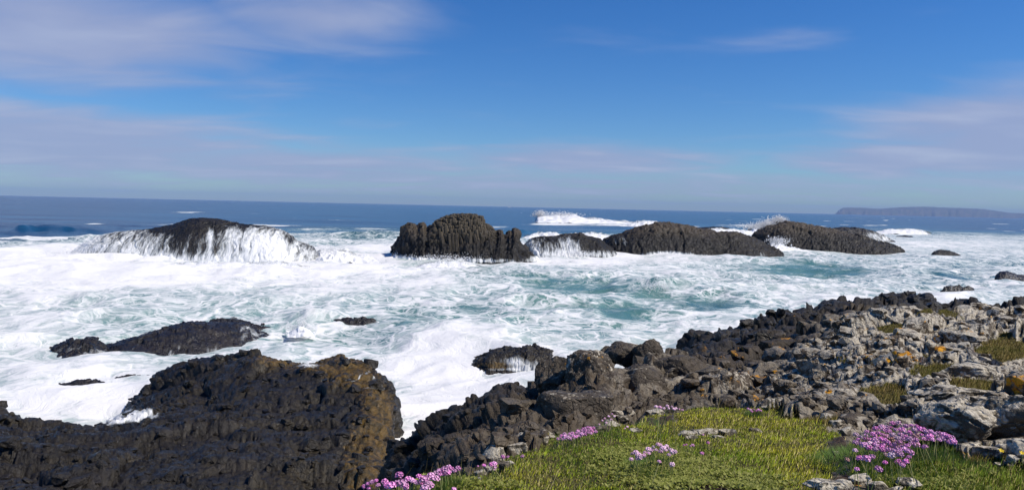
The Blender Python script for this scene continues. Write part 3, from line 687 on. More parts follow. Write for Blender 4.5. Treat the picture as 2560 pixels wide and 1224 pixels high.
# pale stones along the rim of the turf
RIM = [(1290, 1112, 4.1, 60, 42), (1232, 1128, 3.95, 80, 55), (1300, 1092, 4.4, 36, 28), (1345, 1100, 4.15, 50, 30), (1370, 1085, 4.4, 40, 26), (1265, 1160, 3.55, 46, 30), (1205, 1180, 3.1, 42, 30), (1225, 1172, 3.2, 36, 24), (1190, 1195, 3.0, 34, 22),
       (1420, 1092, 4.25, 40, 20), (1465, 1078, 4.4, 46, 24), (1500, 1070, 4.6, 50, 26), (1530, 1058, 4.8, 40, 26), (1556, 1042, 5.2, 44, 28), (1545, 1030, 5.4, 30, 20), (1590, 1076, 4.6, 34, 20), (1640, 1026, 5.6, 52, 22), (1575, 1030, 5.5, 36, 18),
       (1715, 1085, 4.5, 52, 18), (1748, 1080, 4.55, 44, 22), (1785, 1078, 4.6, 46, 20), (1820, 1078, 4.6, 52, 20), (1890, 1074, 4.6, 34, 16), (1730, 1094, 4.3, 34, 14), (1795, 1090, 4.4, 36, 14),
       (2095, 1053, 4.9, 40, 22), (2065, 1042, 5.2, 38, 24), (2115, 1075, 4.5, 36, 20),
       (2095, 1132, 3.55, 26, 16), (2150, 1195, 2.9, 60, 34), (2195, 1214, 2.75, 66, 44), (2275, 1208, 2.8, 60, 40), (2060, 1205, 2.8, 90, 28), (2110, 1208, 2.8, 60, 30), (2090, 1226, 2.7, 50, 26), (2235, 1228, 2.65, 50, 34),
       (2500, 1160, 3.05, 26, 18), (2460, 1136, 3.25, 40, 24), (2440, 1128, 3.3, 30, 20), (2535, 1143, 3.2, 30, 24), (2465, 1120, 3.3, 76, 50), (2515, 1124, 3.2, 66, 44), (2560, 1122, 3.2, 80, 54), (2425, 1116, 3.3, 50, 34)]
rim_var = [stone_mesh('stone', 400+k, 4, 8, .12, .9, .05) for k in range(8)]; rim_orange = stone_mesh('stone', 420, 4, 8, .12, .9, .05); rim_orange.materials.append(M_PALE_ORANGE)
for k, (px, py, Y, w, h) in enumerate(RIM):
    me = rim_orange if k in (13, 16, 17, 25) else rim_var[k % 8]
    if not me.materials: me.materials.append(M_PALE)
    g = ground_hit(px, py+h*.45)
    o = bpy.data.objects.new('stone', me); col.objects.link(o); o.parent = headland; kk = g[1]/F*.56
    o.scale = (w*kk, w*kk*.8, h*kk*1.1); o.rotation_euler = (random.uniform(-.15, .15), random.uniform(-.15, .15), random.uniform(-.5, .5))
    o.location = (g[0], g[1]+w*kk*.2, g[2]+h*kk*.35)

# rock pool
c = POOL; poolV = []
for a in np.linspace(0, 2*math.pi, 40)[:-1]:
    r_ = 1+.15*math.sin(3*a+1)+.1*math.sin(7*a); poolV.append((c[0]+.5*r_*math.cos(a), c[1]+.5*r_*math.sin(a), c[2]-.15))
bm = bmesh.new(); bm.faces.new([bm.verts.new(v) for v in poolV]); me = bpy.data.meshes.new('rock_pool'); bm.to_mesh(me); bm.free()
tag(obj('rock_pool', me, M_POOL), kind='structure')

# ------------------------------------------------------------------ black shelf (left foreground)
SC = {
 -500: [(H, 9, 2.2), (H, 16, 2.2), (H, 22, 1.4), (H, 25, .2), (H, 28, -1), (H, 36, -1.5)],
 -120: [(H, 9, 2.2), (H, 16, 2.2), (H, 22, 1.5), (H, 25, 1.0), (H, 28, -1), (H, 36, -1.5)],
 0: [(H, 9, 2.3), (1224, 14.5), (1150, 16.5), (1080, 20), (1045, 22.5), (1022, 24), (H, 26, -.4), (H, 36, -1.5)],
 60: [(H, 9, 2.3), (1224, 14.5), (1150, 16.8), (1080, 20), (1054, 22.3), (H, 24.2, -.3), (H, 36, -1.5)],
 200: [(H, 9, 2.2), (1224, 14.5), (1150, 17), (1090, 19.8), (1062, 22), (H, 24, -.1), (H, 27, -.5), (H, 36, -1.5)],
 300: [(H, 9, 2.2), (1224, 14.6), (1150, 17.2), (1080, 20.4), (1058, 22), (H, 24.3, .55), (H, 26.5, .1), (H, 29, -.3), (H, 36, -1.5)],
 380: [(H, 9, 2.2), (1224, 14.7), (1150, 17.3), (1080, 20.4), (1055, 22), (1030, 24), (980, 26.8), (945, 29.5), (H, 31.5, -.2), (H, 36, -1.5)],
 450: [(H, 9, 2.2), (1224, 14.8), (1150, 17.5), (1050, 22), (980, 25.5), (915, 29), (H, 31, .3), (H, 33, -1), (H, 36, -1.5)],
 540: [(H, 9, 2.2), (1224, 14.9), (1150, 17.5), (1050, 21.8), (970, 25), (900, 28), (890, 28.6), (H, 30.5, .6), (H, 33, -1), (H, 36, -1.5)],
 640: [(H, 9, 2.2), (1224, 15), (1150, 17.5), (1050, 21.5), (960, 24.5), (896, 26.8), (863, 28), (H, 30, 1), (H, 32, -1), (H, 36, -1.5)],
 700: [(H, 9, 2.2), (1224, 15), (1150, 17.5), (1050, 21.4), (960, 24.5), (910, 26.6), (896, 28), (H, 30, 1), (H, 32, -1), (H, 36, -1.5)],
 780: [(H, 9, 2.2), (1224, 15.2), (1150, 17.6), (1050, 21.3), (960, 24.3), (918, 26.0), (912, 27.0), (900, 28), (H, 30, .8), (H, 32, -1), (H, 36, -1.5)],
 860: [(H, 9, 2.1), (1224, 15.4), (1150, 17.8), (1050, 21), (960, 24), (904, 26.2), (862, 28), (H, 30, .8), (H, 32, -1), (H, 36, -1.5)],
 930: [(H, 9, 1.9), (1224, 15.6), (1150, 18), (1050, 21), (960, 24), (920, 26), (905, 27), (H, 28.6, .5), (H, 30, -1), (H, 36, -1.5)],
 978: [(H, 9, 1.5), (1224, 17), (1100, 20.5), (1050, 22.5), (1000, 24.5), (955, 25.8), (H, 27, .3), (H, 28.5, -1), (H, 36, -1.5)],
 1000: [(H, 9, .8), (H, 18, .6), (H, 20, .2), (H, 23, .2), (H, 25.5, .5), (H, 27, -.8), (H, 36, -1.5)],
 1025: [(H, 9, .3), (H, 18, -.2), (H, 22, -1), (H, 28, -1), (H, 36, -1.5)],
 1100: [(H, 9, -.5), (H, 18, -1), (H, 36, -1.5)],
}
SY = np.exp(np.linspace(math.log(9.5), math.log(34), 270)); ST_ = np.concatenate([np.linspace(-.96, -.72, 25)[:-1], np.linspace(-.72, -.10, 410)])
SZ = profile_grid(SC, SY, ST_, (1.5, 3.0))
YS, TS = np.meshgrid(SY, ST_, indexing='ij'); SG = np.stack([TS*YS, YS, SZ], -1)
sp = SG.reshape(-1, 3); Ns = grid_normals(SG).reshape(-1, 3)
sd_ = .27*facets(sp*np.array([.32, .55, .8]), 61)+.10*facets(sp*np.array([1.0, 1.4, 1.6]), 62)+(.018+.03*np.clip(.5+1.4*fbm3(sp*.45, 2, 70), 0, 1))*facets(sp*3.4, 63)+.012*facets(sp*8.0, 67)+.16*fbm3(sp*.6, 3, 64)+.012*fbm3(sp*14, 2, 65)
_led = (sp[:, 1]*.62-sp[:, 0]*.16+1.1*fbm3(sp*.22, 3, 68)+.25*fbm3(sp*1.1, 2, 69))/1.5; _fr = _led-np.floor(_led)
_ledh = hsh(np.floor(_led).astype(np.int64), np.zeros(len(sp), np.int64), np.zeros(len(sp), np.int64), 5)
sd_ = sd_+.045*blocky(sp*np.array([3.2, 3.6, 4.0]), 73, .5)+(.04+.14*_ledh)*(sstep(_fr, 0, .16)-_fr)*sstep(sp[:, 2], .2, .9)
SV = sp+Ns*sd_[:, None]; SVg = SV.reshape(*YS.shape, 3)
sme = mesh_from('basalt_shelf', SV, grid_faces(*YS.shape)); spx, spy = project(SVg)
set_attr(sme, 'weed', np.clip(blobs(spx, spy, [(930, 1120, 60, 110, .85), (890, 1180, 50, 60, .5), (950, 1010, 40, 50, .6), (850, 890, 80, 34, 1.1), (760, 900, 60, 18, .9), (690, 890, 40, 16, .6), (890, 945, 60, 24, .65), (620, 900, 160, 40, .3), (800, 960, 200, 40, .2)])*(1+.5*fbm2(spx*.02, spy*.03, 3, 66)), 0, 1))
shelf = tag(obj('basalt_shelf', sme, M_SHELF), 'broad black knobbly basalt shelf in the left foreground with rusty weed', 'rock')
shelf_big = [stone_mesh('block', 500+k, 3, 10, .12, .7, .06) for k in range(6)]; shelf_small = [stone_mesh('lump', 520+k, 2, 9, .12, .7) for k in range(6)]
Nsg = grid_normals(SVg)
pts, nr, idx = visible_samples(spx, spy, SVg, Nsg, ((SVg[..., 2] > .25) & (spy < 1250) & (spx > -60)).astype(float), 700, 21, .8)
sz = np.clip(np.exp(np.random.default_rng(22).normal(math.log(.0045), .45, len(pts)))*pts[:, 1], .04, .26)
scatter_stones(shelf, 'basalt_block', M_SHELF, pts, nr, sz, 300, (shelf_big, shelf_small), .50, 'basalt_lumps', seed=23)

# ------------------------------------------------------------------ rocks standing in the sea
def veil(name, label, r_, cover, off=.07):
    """thin water running down a rock: the rock's own surface lifted a little, as dense as the cover says"""
    V, Nn, R, C = r_[1], r_[2], r_[3], r_[4]
    c = cover.reshape(R, C); fm = np.maximum(np.maximum(c[:-1, :-1], c[:-1, 1:]), np.maximum(c[1:, 1:], c[1:, :-1])) > -.45
    Fc = grid_faces(R, C)[fm.ravel()]; used = np.unique(Fc); remap = np.full(R*C, -1); remap[used] = np.arange(len(used))
    me = mesh_from(name, (V+Nn*off)[used], remap[Fc]); set_attr(me, 'cover', cover[used])
    return tag(obj(name, me, M_VEIL), label, 'white water', kind='stuff')
def sheet(name, label, V, R, C, Nn, mask, off=.06, thick=.04, kind='stuff'):
    """white water lying on a rock: the rock's surface where the mask holds, lifted off it"""
    keep = mask.reshape(R, C); fm = (keep[:-1, :-1]+keep[:-1, 1:]+keep[1:, 1:]+keep[1:, :-1])/4 > .5
    Fc = grid_faces(R, C)[fm.ravel()]
    if len(Fc) == 0: return None
    used = np.unique(Fc); remap = np.full(R*C, -1); remap[used] = np.arange(len(used))
    W_ = V+Nn*(off+thick*np.clip(mask.reshape(-1, 1)-.5, 0, 1))
    me = mesh_from(name, W_[used], remap[Fc])
    o = obj(name, me, M_FOAM); return tag(o, label, 'white water', kind=kind)

def sea_rock(name, label, prof, front_py, depth, seed, mat, cols=260, rows=150, power=2.4, amp=(.35, .16, .05), sc=(.35, 1.0, 3.0), aniso=1.0, group='rocks standing in the surf', skew=0.0, parent=None, hide_tag=False):
    """prof: (px, py) skyline; front_py: waterline in front; depth in metres"""
    prof = sorted(prof); pxs = np.array([p[0] for p in prof], float); pys = np.array([p[1] for p in prof], float)
    mid = (pxs[0]+pxs[-1])/2
    Yf = P(mid, front_py, z=0)[1]; Yc = Yf+depth*.5
    u = np.linspace(pxs[0], pxs[-1], cols); top = np.interp(u, pxs, pys)
    pt = np.array([P(a, b, Y=Yc+skew*((a-u[0])/(u[-1]-u[0])-.5)) for a, b in zip(u, top)])
    zt = np.maximum(pt[:, 2], -.6)
    s = (u-u[0])/(u[-1]-u[0]); wdt = np.clip(np.minimum(s, 1-s)*5, 0, 1)**.5
    v = np.linspace(-1, 1, rows)
    v = np.sign(v)*np.abs(v)**1.15
    sh = 1-np.abs(v)**power                                     # cross-section
    G = np.empty((rows, cols, 3))
    zb = -.9
    G[..., 0] = pt[:, 0][None]*(1+(depth*.5*v[:, None]*(.35+.65*wdt[None]))/Yc)
    G[..., 1] = Yc+depth*.5*v[:, None]*(.35+.65*wdt[None])+skew*(s[None]-.5)
    G[..., 2] = zb+(zt[None]-zb)*sh[:, None]
    p = G.reshape(-1, 3); Nn = grid_normals(G).reshape(-1, 3)
    q = p*np.array([1, 1, aniso])
    d = 1.25*amp[0]*facets(q*sc[0], seed)+1.3*amp[1]*facets(q*sc[1], seed+20)+1.2*amp[2]*facets(q*sc[2], seed+40)+amp[0]*.7*fbm3(p*.25, 3, seed+60)
    V = p+Nn*d[:, None]
    me = mesh_from(name, V, grid_faces(rows, cols)); o = obj(name, me, mat, parent)
    if not hide_tag: tag(o, label, 'rock', group)
    G2 = V.reshape(rows, cols, 3); N2_ = grid_normals(G2).reshape(-1, 3)
    return o, V, N2_, rows, cols

def streaks(V, seed, lat=1.6, down=.22):
    return fbm2(V[:, 0]*lat+.8*fbm2(V[:, 0]*.4, V[:, 2]*.6, 2, seed+3), V[:, 2]*down+V[:, 1]*down, 4, seed, .62)

# A: the domed rock with water pouring off it
A = sea_rock('sea_rock', 'domed dark rock at left streaming with white water on all sides',
    [(150, 652), (180, 630), (215, 604), (260, 586), (320, 578), (380, 572), (430, 562), (470, 548), (500, 544), (540, 546), (580, 556), (630, 562), (680, 568), (720, 582), (745, 604), (770, 610), (785, 618), (795, 640)],
    648, 15, 1000, M_STACK_WET, 360, 140, 2.2, (.11, .07, .035), (.35, 1.3, 3.4))
px, py = project(A[1])
cov = .10+blobs(px, py, [(180, 615, 90, 45, .55), (330, 620, 90, 45, .22), (640, 605, 70, 40, .42), (578, 585, 18, 40, .28), (525, 595, 9, 60, .45), (700, 620, 60, 30, .4), (450, 652, 400, 18, .45), (490, 552, 60, 26, -.75), (420, 568, 70, 16, -.5), (250, 640, 50, 14, -.35), (640, 556, 160, 14, -.5), (740, 590, 30, 16, -.35), (450, 600, 50, 30, -.12)])
veil('cascade', 'white water streaming down the domed rock at left', A, cov, .05)

# B: the columnar stack
B = sea_rock('sea_stack', 'tall blocky stack with fanned basalt columns on its crown',
    [(968, 664), (978, 640), (985, 614), (1000, 592), (1008, 570), (1020, 562), (1034, 563), (1042, 566), (1050, 559), (1058, 558), (1064, 573), (1070, 575), (1076, 566), (1086, 566), (1120, 562), (1160, 561), (1200, 566), (1225, 576), (1240, 588), (1246, 577), (1254, 577), (1260, 588), (1266, 587), (1273, 579), (1280, 582), (1284, 574), (1294, 576), (1299, 602), (1320, 628), (1343, 648), (1356, 664)],
    658, 15, 1100, M_STACK, 270, 120, 3.2, (.30, .20, .09), (.45, 1.3, 3.0), .62)
stackB = B[0]
hexes = []
for k in range(4):
    bm = bmesh.new(); r = random.Random(k); n = 6 if k != 2 else 5; rings = []
    for zi, zz_ in enumerate((0, -.33, -.66, -1.0)):
        ring = []
        for i in range(n):
            a = 2*math.pi*i/n+.2*math.sin(k*3+i); rr = 1+.12*math.sin(k*5+i*2)+r.uniform(-.05, .05)
            ring.append(bm.verts.new((rr*math.cos(a)+.10*zi*zi*.3, rr*math.sin(a), zz_)))
        rings.append(ring)
    top_in = [bm.verts.new((v.co.x*.72, v.co.y*.72, .045)) for v in rings[0]]
    bm.faces.new(top_in)
    for i in range(n): bm.faces.new((rings[0][i], rings[0][(i+1) % n], top_in[(i+1) % n], top_in[i]))
    for a_, b_ in zip(rings[:-1], rings[1:]):
        for i in range(n): bm.faces.new((b_[i], b_[(i+1) % n], a_[(i+1) % n], a_[i]))
    me = bpy.data.meshes.new('basalt_column'); bm.to_mesh(me); bm.free(); me.materials.append(M_STACK_COL); hexes.append(me)
Yb = P(1160, 658, z=0)[1]; Ycol = Yb+5.6
skyl = [(1074, 600), (1080, 566), (1090, 551), (1110, 541), (1135, 535), (1165, 534), (1190, 537), (1203, 541), (1210, 556), (1226, 566), (1240, 582), (1250, 604), (1256, 624)]
k = 0
spc = .50
for iy in range(-8, 9):
    for ix in range(-12, 13):
        x0 = (ix+.5*(iy % 2))*spc; y0 = iy*spc*.866
        xc = P(1163, 580, Y=Ycol)[0]+x0
        pxx = 1280+(xc/Ycol)*F+2
        if pxx < 1076 or pxx > 1254: continue
        ft = (y0/3.9); e = 1-ft*ft
        if e < .05: continue
        zt = P(pxx, np.interp(pxx, [s_[0] for s_ in skyl], [s_[1] for s_ in skyl]), Y=Ycol)[2]
        a_ = max(0, -ft)
        drop = 3.3*a_**1.9+random.choice((0, 0, .2, .45))
        z = zt-drop-random.uniform(0, .2)
        if z < 2.0: continue
        o = bpy.data.objects.new('basalt_column', hexes[k % 4]); col.objects.link(o); o.parent = stackB
        L = max(1.4, min(2.6, z-1.2)); o.location = (xc, Ycol+y0, z); o.scale = (.285*random.uniform(.9, 1.12), .285*random.uniform(.9, 1.12), L)
        o.rotation_euler = (-.06-.26*max(0, -ft), .05*x0, random.choice((0, math.pi/3, 2*math.pi/3))+random.uniform(-.1, .1)); k += 1
px, py = project(B[1])
veil('foam_skirt', 'foam draining off the foot of the columnar stack', B, -.6+blobs(px, py, [(985, 645, 30, 25, .8), (1060, 655, 60, 12, .9), (1010, 650, 60, 12, .6), (1140, 652, 120, 8, .9), (1250, 652, 90, 8, .7), (1340, 645, 20, 15, .9)]))

# C, D, E and their neighbours
Cc = sea_rock('sea_rock', 'low dark rock with small waterfalls right of the columnar stack',
    [(1300, 650), (1312, 610), (1330, 594), (1360, 590), (1385, 592), (1420, 586), (1450, 580), (1470, 590), (1500, 598), (1530, 620), (1550, 640), (1560, 650)],
    640, 13, 1200, M_STACK, 190, 90, 2.6, (.16, .09, .04), (.35, 1.3, 3.0))
px, py = project(Cc[1])
veil('cascade', 'thin waterfalls spilling off the low rock right of the columnar stack', Cc, -.42+blobs(px, py, [(1330, 610, 25, 25, .55), (1365, 620, 40, 30, .5), (1425, 615, 30, 35, .8), (1400, 640, 90, 14, .6), (1530, 640, 30, 14, .6), (1480, 635, 40, 10, .5), (1460, 582, 50, 12, -.4)]))
D_ = sea_rock('sea_rock', 'long smooth whale backed rock right of centre',
    [(1490, 640), (1505, 606), (1530, 588), (1570, 576), (1610, 564), (1640, 556), (1680, 558), (1740, 568), (1790, 576), (1840, 580), (1880, 592), (1920, 612), (1950, 628), (1966, 645)],
    640, 17, 1300, M_STACK, 270, 110, 2.3, (.22, .13, .07), (.3, 1.3, 2.8))
px, py = project(D_[1])
veil('cascade', 'thin streams running down the long whale backed rock', D_, -.62+blobs(px, py, [(1560, 600, 40, 26, .62), (1640, 640, 60, 14, .95), (1690, 636, 60, 10, .8), (1760, 642, 90, 7, .8), (1900, 640, 30, 14, .7)]))
E2 = sea_rock('sea_rock', 'dark rounded rock with white streaks behind the right hand ridge',
    [(2040, 606), (2065, 574), (2100, 567), (2140, 568), (2180, 576), (2215, 592), (2238, 604), (2250, 614)], 606, 14, 1500, M_STACK_WET, 140, 70, 2.3, (.2, .12, .05), (.3, 1.2, 2.6))
px, py = project(E2[1])
veil('cascade', 'white streaks of water on the dark rock behind the right hand ridge', E2, -.5+blobs(px, py, [(2185, 590, 30, 16, .8), (2215, 600, 22, 10, .7)]), .1)
E = sea_rock('sea_rock', 'long brown topped ridge rock farthest right of the large ones',
    [(1868, 612), (1885, 580), (1915, 566), (1950, 556), (1985, 554), (2020, 560), (2060, 568), (2110, 580), (2160, 592), (2200, 604), (2240, 612), (2258, 624), (2266, 638)],
    630, 18, 1400, M_STACK, 270, 110, 2.3, (.24, .15, .08), (.3, 1.2, 2.6), skew=-8)
SMALL = [
 ('sea_rock', 'flat rock ledge with pouring water behind the long whale backed rock', [(1738, 590), (1745, 570), (1770, 567), (1800, 567), (1825, 570), (1832, 590)], 582, 12, 1600, M_STACK_WET, (.4, .2, .08)),
 ('sea_rock', 'small ledge at the foot of the tall spray plume', [(1862, 586), (1870, 571), (1890, 568), (1910, 574), (1920, 590)], 580, 10, 1610, M_STACK_WET, (.4, .2, .08)),
 ('sea_rock', 'small lone dark rock in open water right of the ridge', [(2322, 642), (2335, 628), (2350, 624), (2375, 626), (2395, 634), (2412, 643)], 640, 5, 1620, M_STACK, (.2, .12, .05)),
 ('sea_rock', 'faint flat rock nearly covered by surf at far right', [(2232, 598), (2242, 590), (2262, 588), (2280, 590), (2290, 598)], 593, 8, 1630, M_STACK_WET, (.2, .12, .05)),
 ('sea_rock', 'jagged black rock pair, left one, awash off the right shore', [(2350, 733), (2360, 716), (2375, 712), (2385, 716), (2398, 710), (2410, 722), (2416, 733)], 728, 2.2, 1640, M_AWASH, (.22, .14, .05)),
 ('sea_rock', 'small round black rock beside a jagged one off the right shore', [(2400, 734), (2406, 718), (2420, 713), (2434, 718), (2442, 734)], 731, 1.8, 1650, M_AWASH, (.18, .1, .04)),
 ('sea_rock', 'low black rock cut by the right edge in the surf', [(2488, 690), (2500, 680), (2520, 678), (2545, 686), (2570, 690), (2610, 700), (2620, 712)], 702, 5, 1660, M_AWASH, (.25, .14, .05)),
 ('sea_rock', 'thin dark rock barely breaking the foam at centre left', [(824, 808), (835, 798), (860, 797), (880, 796), (905, 792), (930, 798), (948, 807)], 802, 1.6, 1670, M_AWASH, (.22, .14, .05)),
 ('sea_rock', 'flat dark reef tip left of the shelf, ringed by foam', [(110, 978), (150, 958), (200, 948), (240, 945), (260, 955), (275, 972)], 972, 1.5, 1690, M_AWASH, (.12, .1, .04)),
 ('sea_rock', 'narrow dark reef strip joining the shelf at its left end', [(255, 965), (275, 946), (320, 937), (370, 936), (400, 940), (420, 962)], 955, 1.4, 1700, M_AWASH, (.12, .1, .04)),
 ('sea_rock', 'churned reef patch showing through foam at the far left', [(105, 907), (125, 867), (180, 847), (230, 845), (262, 861), (280, 883), (295, 910)], 893, 5.0, 1710, M_AWASH, (.45, .3, .08)),
 ('sea_rock', 'long low wet reef, dark purple brown, in foam at left', [(165, 918), (215, 888), (265, 868), (320, 850), (380, 830), (430, 814), (480, 807), (540, 806), (590, 808), (625, 814), (645, 828), (690, 842), (705, 854)], 880, 7.5, 1720, M_AWASH, (.22, .16, .07)),
 ('sea_rock', 'ragged strip of reef behind the long low wet one', [(430, 818), (480, 803), (540, 798), (600, 797), (632, 805), (680, 817), (705, 825), (715, 835)], 822, 3.0, 1730, M_AWASH, (.34, .22, .08)),
]
rocks = {}
for (nm, lab, prof, fpy, dep, sd_k, mt, am) in SMALL:
    wide = prof[-1][0]-prof[0][0]
    s_ = 3.0 if dep < 3 else 1.6 if dep < 9 else .8
    rocks[sd_k] = sea_rock(nm, lab, prof, fpy, dep, sd_k, mt, max(50, int(wide*.5)), 40 if dep < 6 else 64, 2.0, tuple(a_*.36 for a_ in am), (.5*s_, 1.2*s_, 3*s_), skew={1720: 9.0, 1710: 2.0, 1730: 2.0}.get(sd_k, 0))
for key in (1710, 1720, 1730, 1670, 1640):
    r_ = rocks[key]; px, py = project(r_[1])
    lowz = r_[1][:, 2]
    m = 1.5*(-.02-.35*np.clip(lowz, 0, 2)+.75*fbm2(r_[1][:, 0]*.7, r_[1][:, 1]*.28, 4, key, .6)+.2*fbm2(r_[1][:, 0]*3, r_[1][:, 1]*1.2, 2, key+4)-.1)
    veil('foam_patch', {1710: 'foam washing over the churned reef patch at far left', 1720: 'foam streaks on the long low wet reef at left', 1730: 'foam washing over the ragged reef strip', 1670: 'foam over the thin dark rock at centre left', 1640: 'foam on the jagged black rock off the right shore', 1680: 'foam over the submerged patch in the channel mouth'}[key], r_, m, .03)
# L: brown rock at the channel mouth
L_ = sea_rock('sea_rock', 'flat topped brown rock at the channel mouth with little falls',
    [(1166, 932), (1178, 904), (1192, 890), (1215, 886), (1226, 876), (1260, 873), (1300, 869), (1320, 864), (1345, 870), (1375, 876), (1388, 890), (1402, 918)], 924, 4.5, 1800, M_SHELF, 190, 80, 3.4, (.09, .07, .035), (.9, 2.2, 5))
me = L_[0].data; px, py = project(L_[1]); set_attr(me, 'weed', np.clip(blobs(px, py, [(1230, 900, 60, 25, .35), (1260, 915, 90, 10, .45)]), 0, 1))
veil('cascade', 'little falls draining off the brown rock at the channel mouth', L_, -.62+blobs(px, py, [(1240, 900, 70, 16, .35), (1310, 905, 40, 26, .5), (1270, 905, 30, 16, .4), (1330, 918, 40, 16, .6), (1185, 895, 10, 25, .6), (1260, 924, 90, 5, .7)]), .03)
# foam lying on the black shelf
px, py = spx.ravel(), spy.ravel()
fz = fbm2(SV[:, 0]*.9, SV[:, 1]*.5, 4, 77, .6)
lines = np.exp(-((fbm2(SV[:, 0]*.8, SV[:, 1]*.8, 3, 78))/.035)**2)
m = 1.7*(-.36+blobs(px, py, [(770, 916, 46, 9, .75), (920, 948, 70, 22, .30), (940, 972, 60, 6, .5), (330, 1040, 70, 18, .62), (270, 1054, 90, 14, .55), (380, 1030, 30, 14, .4), (540, 1022, 70, 8, .33), (660, 1000, 60, 12, .22), (800, 885, 20, 6, .4), (990, 985, 16, 30, .35), (960, 1080, 18, 60, .2)])+.42*fz+.30*lines*np.clip(blobs(px, py, [(910, 950, 90, 36, 1.5), (520, 1020, 140, 14, 1.2), (330, 1040, 100, 24, 1), (950, 1000, 50, 60, .7)]), 0, 1)-.1)
veil('foam_patch', 'foam puddles and trickles lying on the black shelf', (None, SV, Ns, YS.shape[0], YS.shape[1]), m, .03)

# ------------------------------------------------------------------ breaking waves and spray
def wave(name, label, prof, foot_py, depth, seed, lump=.5):
    prof = sorted(prof); pxs = np.array([p[0] for p in prof], float); pys = np.array([p[1] for p in prof], float)
    Yf = P((pxs[0]+pxs[-1])/2, foot_py, z=0)[1]; C = 120; R = 36
    u = np.linspace(pxs[0], pxs[-1], C); pt = np.array([P(a, b, Y=Yf+depth*.6) for a, b in zip(u, np.interp(u, pxs, pys))])
    zt = np.maximum(pt[:, 2], .02); v = np.linspace(0, 1, R)
    sh = np.where(v < .6, (v/.6)**.8, 1-((v-.6)/.4)**1.6)
    G = np.empty((R, C, 3)); G[..., 0] = pt[:, 0][None]*(1+(v[:, None]-.6)*depth/Yf); G[..., 1] = Yf+depth*v[:, None]; G[..., 2] = -.15+zt[None]*sh[:, None]
    p = G.reshape(-1, 3); Nn = grid_normals(G).reshape(-1, 3); s_ = 100/Yf
    d = lump*(fbm3(p*.5*s_, 4, seed)+.5*fbm3(p*1.6*s_, 3, seed+3)-.1)*np.clip(np.repeat(zt[None], R, 0).ravel()/1.2, .15, 1)
    me = mesh_from(name, p+Nn*d[:, None], grid_faces(R, C))
    set_attr(me, 'cover', 1.0-.75*np.repeat((sh**4)[:, None], C, 1).ravel()-.8*np.repeat((np.abs(np.linspace(-1, 1, C))**8)[None], R, 0).ravel())
    return tag(obj(name, me, M_VEIL), label, 'wave', 'breaking waves')
wave('breaking_wave', 'large white breaker offshore behind the gap right of the columnar stack', [(1318, 566), (1335, 556), (1345, 536), (1360, 533), (1400, 536), (1440, 533), (1460, 540), (1490, 545), (1540, 549), (1600, 556), (1650, 562), (1670, 566)], 560, 40, 2000, 1.5)
wave('breaking_wave', 'white surge rising over the back of the low rock', [(1296, 592), (1330, 582), (1380, 577), (1420, 580), (1480, 579), (1520, 584), (1560, 590)], 600, 12, 2010, .8)
wave('breaking_wave', 'smaller white breaker just left of the long whale backed rock', [(1540, 566), (1570, 556), (1610, 549), (1640, 553), (1680, 562)], 568, 20, 2020, 1.2)
wave('breaking_wave', 'white wave running in behind the right end of the rocks', [(2170, 582), (2210, 573), (2260, 570), (2300, 572), (2330, 580)], 586, 14, 2030, .9)
wave('breaking_wave', 'white surge pushing through the gap between the two right hand ridges', [(1905, 628), (1930, 602), (1945, 598), (1965, 610), (2000, 620), (2060, 628)], 634, 8, 2040, .7)
wave('breaking_wave', 'surf piling behind the flat ledge between the ridges', [(1700, 586), (1740, 572), (1780, 568), (1830, 572), (1870, 574), (1920, 586)], 588, 10, 2050, .8)
wave('breaking_wave', 'foam surge against the right foot of the domed rock', [(775, 650), (800, 618), (830, 613), (870, 622), (920, 636), (960, 650)], 652, 8, 2060, .8)
wave('breaking_wave', 'foam surge heaped along the front of the domed rock', [(140, 674), (220, 662), (320, 658), (430, 657), (520, 646), (600, 652), (720, 652), (800, 668)], 680, 9, 2070, .6)
wave('breaking_wave', 'small white splash hump on the water at centre left', [(715, 832), (730, 818), (745, 806), (760, 802), (772, 814), (790, 832)], 836, 2.2, 2090, .5)
wave('breaking_wave', 'white splash leaping up left of the brown topped ridge', [(1862, 582), (1890, 566), (1915, 560), (1935, 553), (1950, 546), (1962, 552), (1972, 572)], 582, 6, 2100, 1.2)
wave('breaking_wave', 'foam heaped against the foot of the columnar stack', [(1020, 672), (1060, 656), (1120, 648), (1160, 652), (1200, 660), (1240, 672)], 672, 6, 2080, .6)

def spray(label, pts, seed):
    """droplets: octahedra thrown about given centres (px, py, Y, rx, ry, n, size)"""
    r = np.random.default_rng(seed); V = []; T = []; base = 0
    O = np.array([(1, 0, 0), (-1, 0, 0), (0, 1, 0), (0, -1, 0), (0, 0, 1), (0, 0, -1)], float); Tq = np.array([(0, 2, 4), (2, 1, 4), (1, 3, 4), (3, 0, 4), (2, 0, 5), (1, 2, 5), (3, 1, 5), (0, 3, 5)])
    for (px, py, Y, rx, ry, n, s) in pts:
        c = P(px, py, Y=Y); k = Y/F
        q = r.normal(0, 1, (n, 3))*np.array([rx*k*.5, rx*k*.4, ry*k*.5])+c
        q[:, 2] += (np.abs(r.normal(0, 1, n))*ry*k*.3)*r.random(n)
        szs = s*np.exp(r.normal(0, .5, n))
        for i in range(n): V.append(O*szs[i]*r.uniform(.7, 1.4, 3)+q[i]); T.append(Tq+base); base += 6
    me = mesh_from('spray', np.concatenate(V), np.concatenate(T)); return tag(obj('spray', me, M_SPRAY), label, 'spray', kind='stuff')
spray('plume of spray thrown up left of the brown topped ridge', [(1930, 560, 168, 34, 10, 2600, .055), (1948, 552, 168, 16, 9, 2200, .055), (1900, 567, 168, 44, 8, 1600, .055), (1945, 604, 142, 26, 10, 900, .05)], 1)
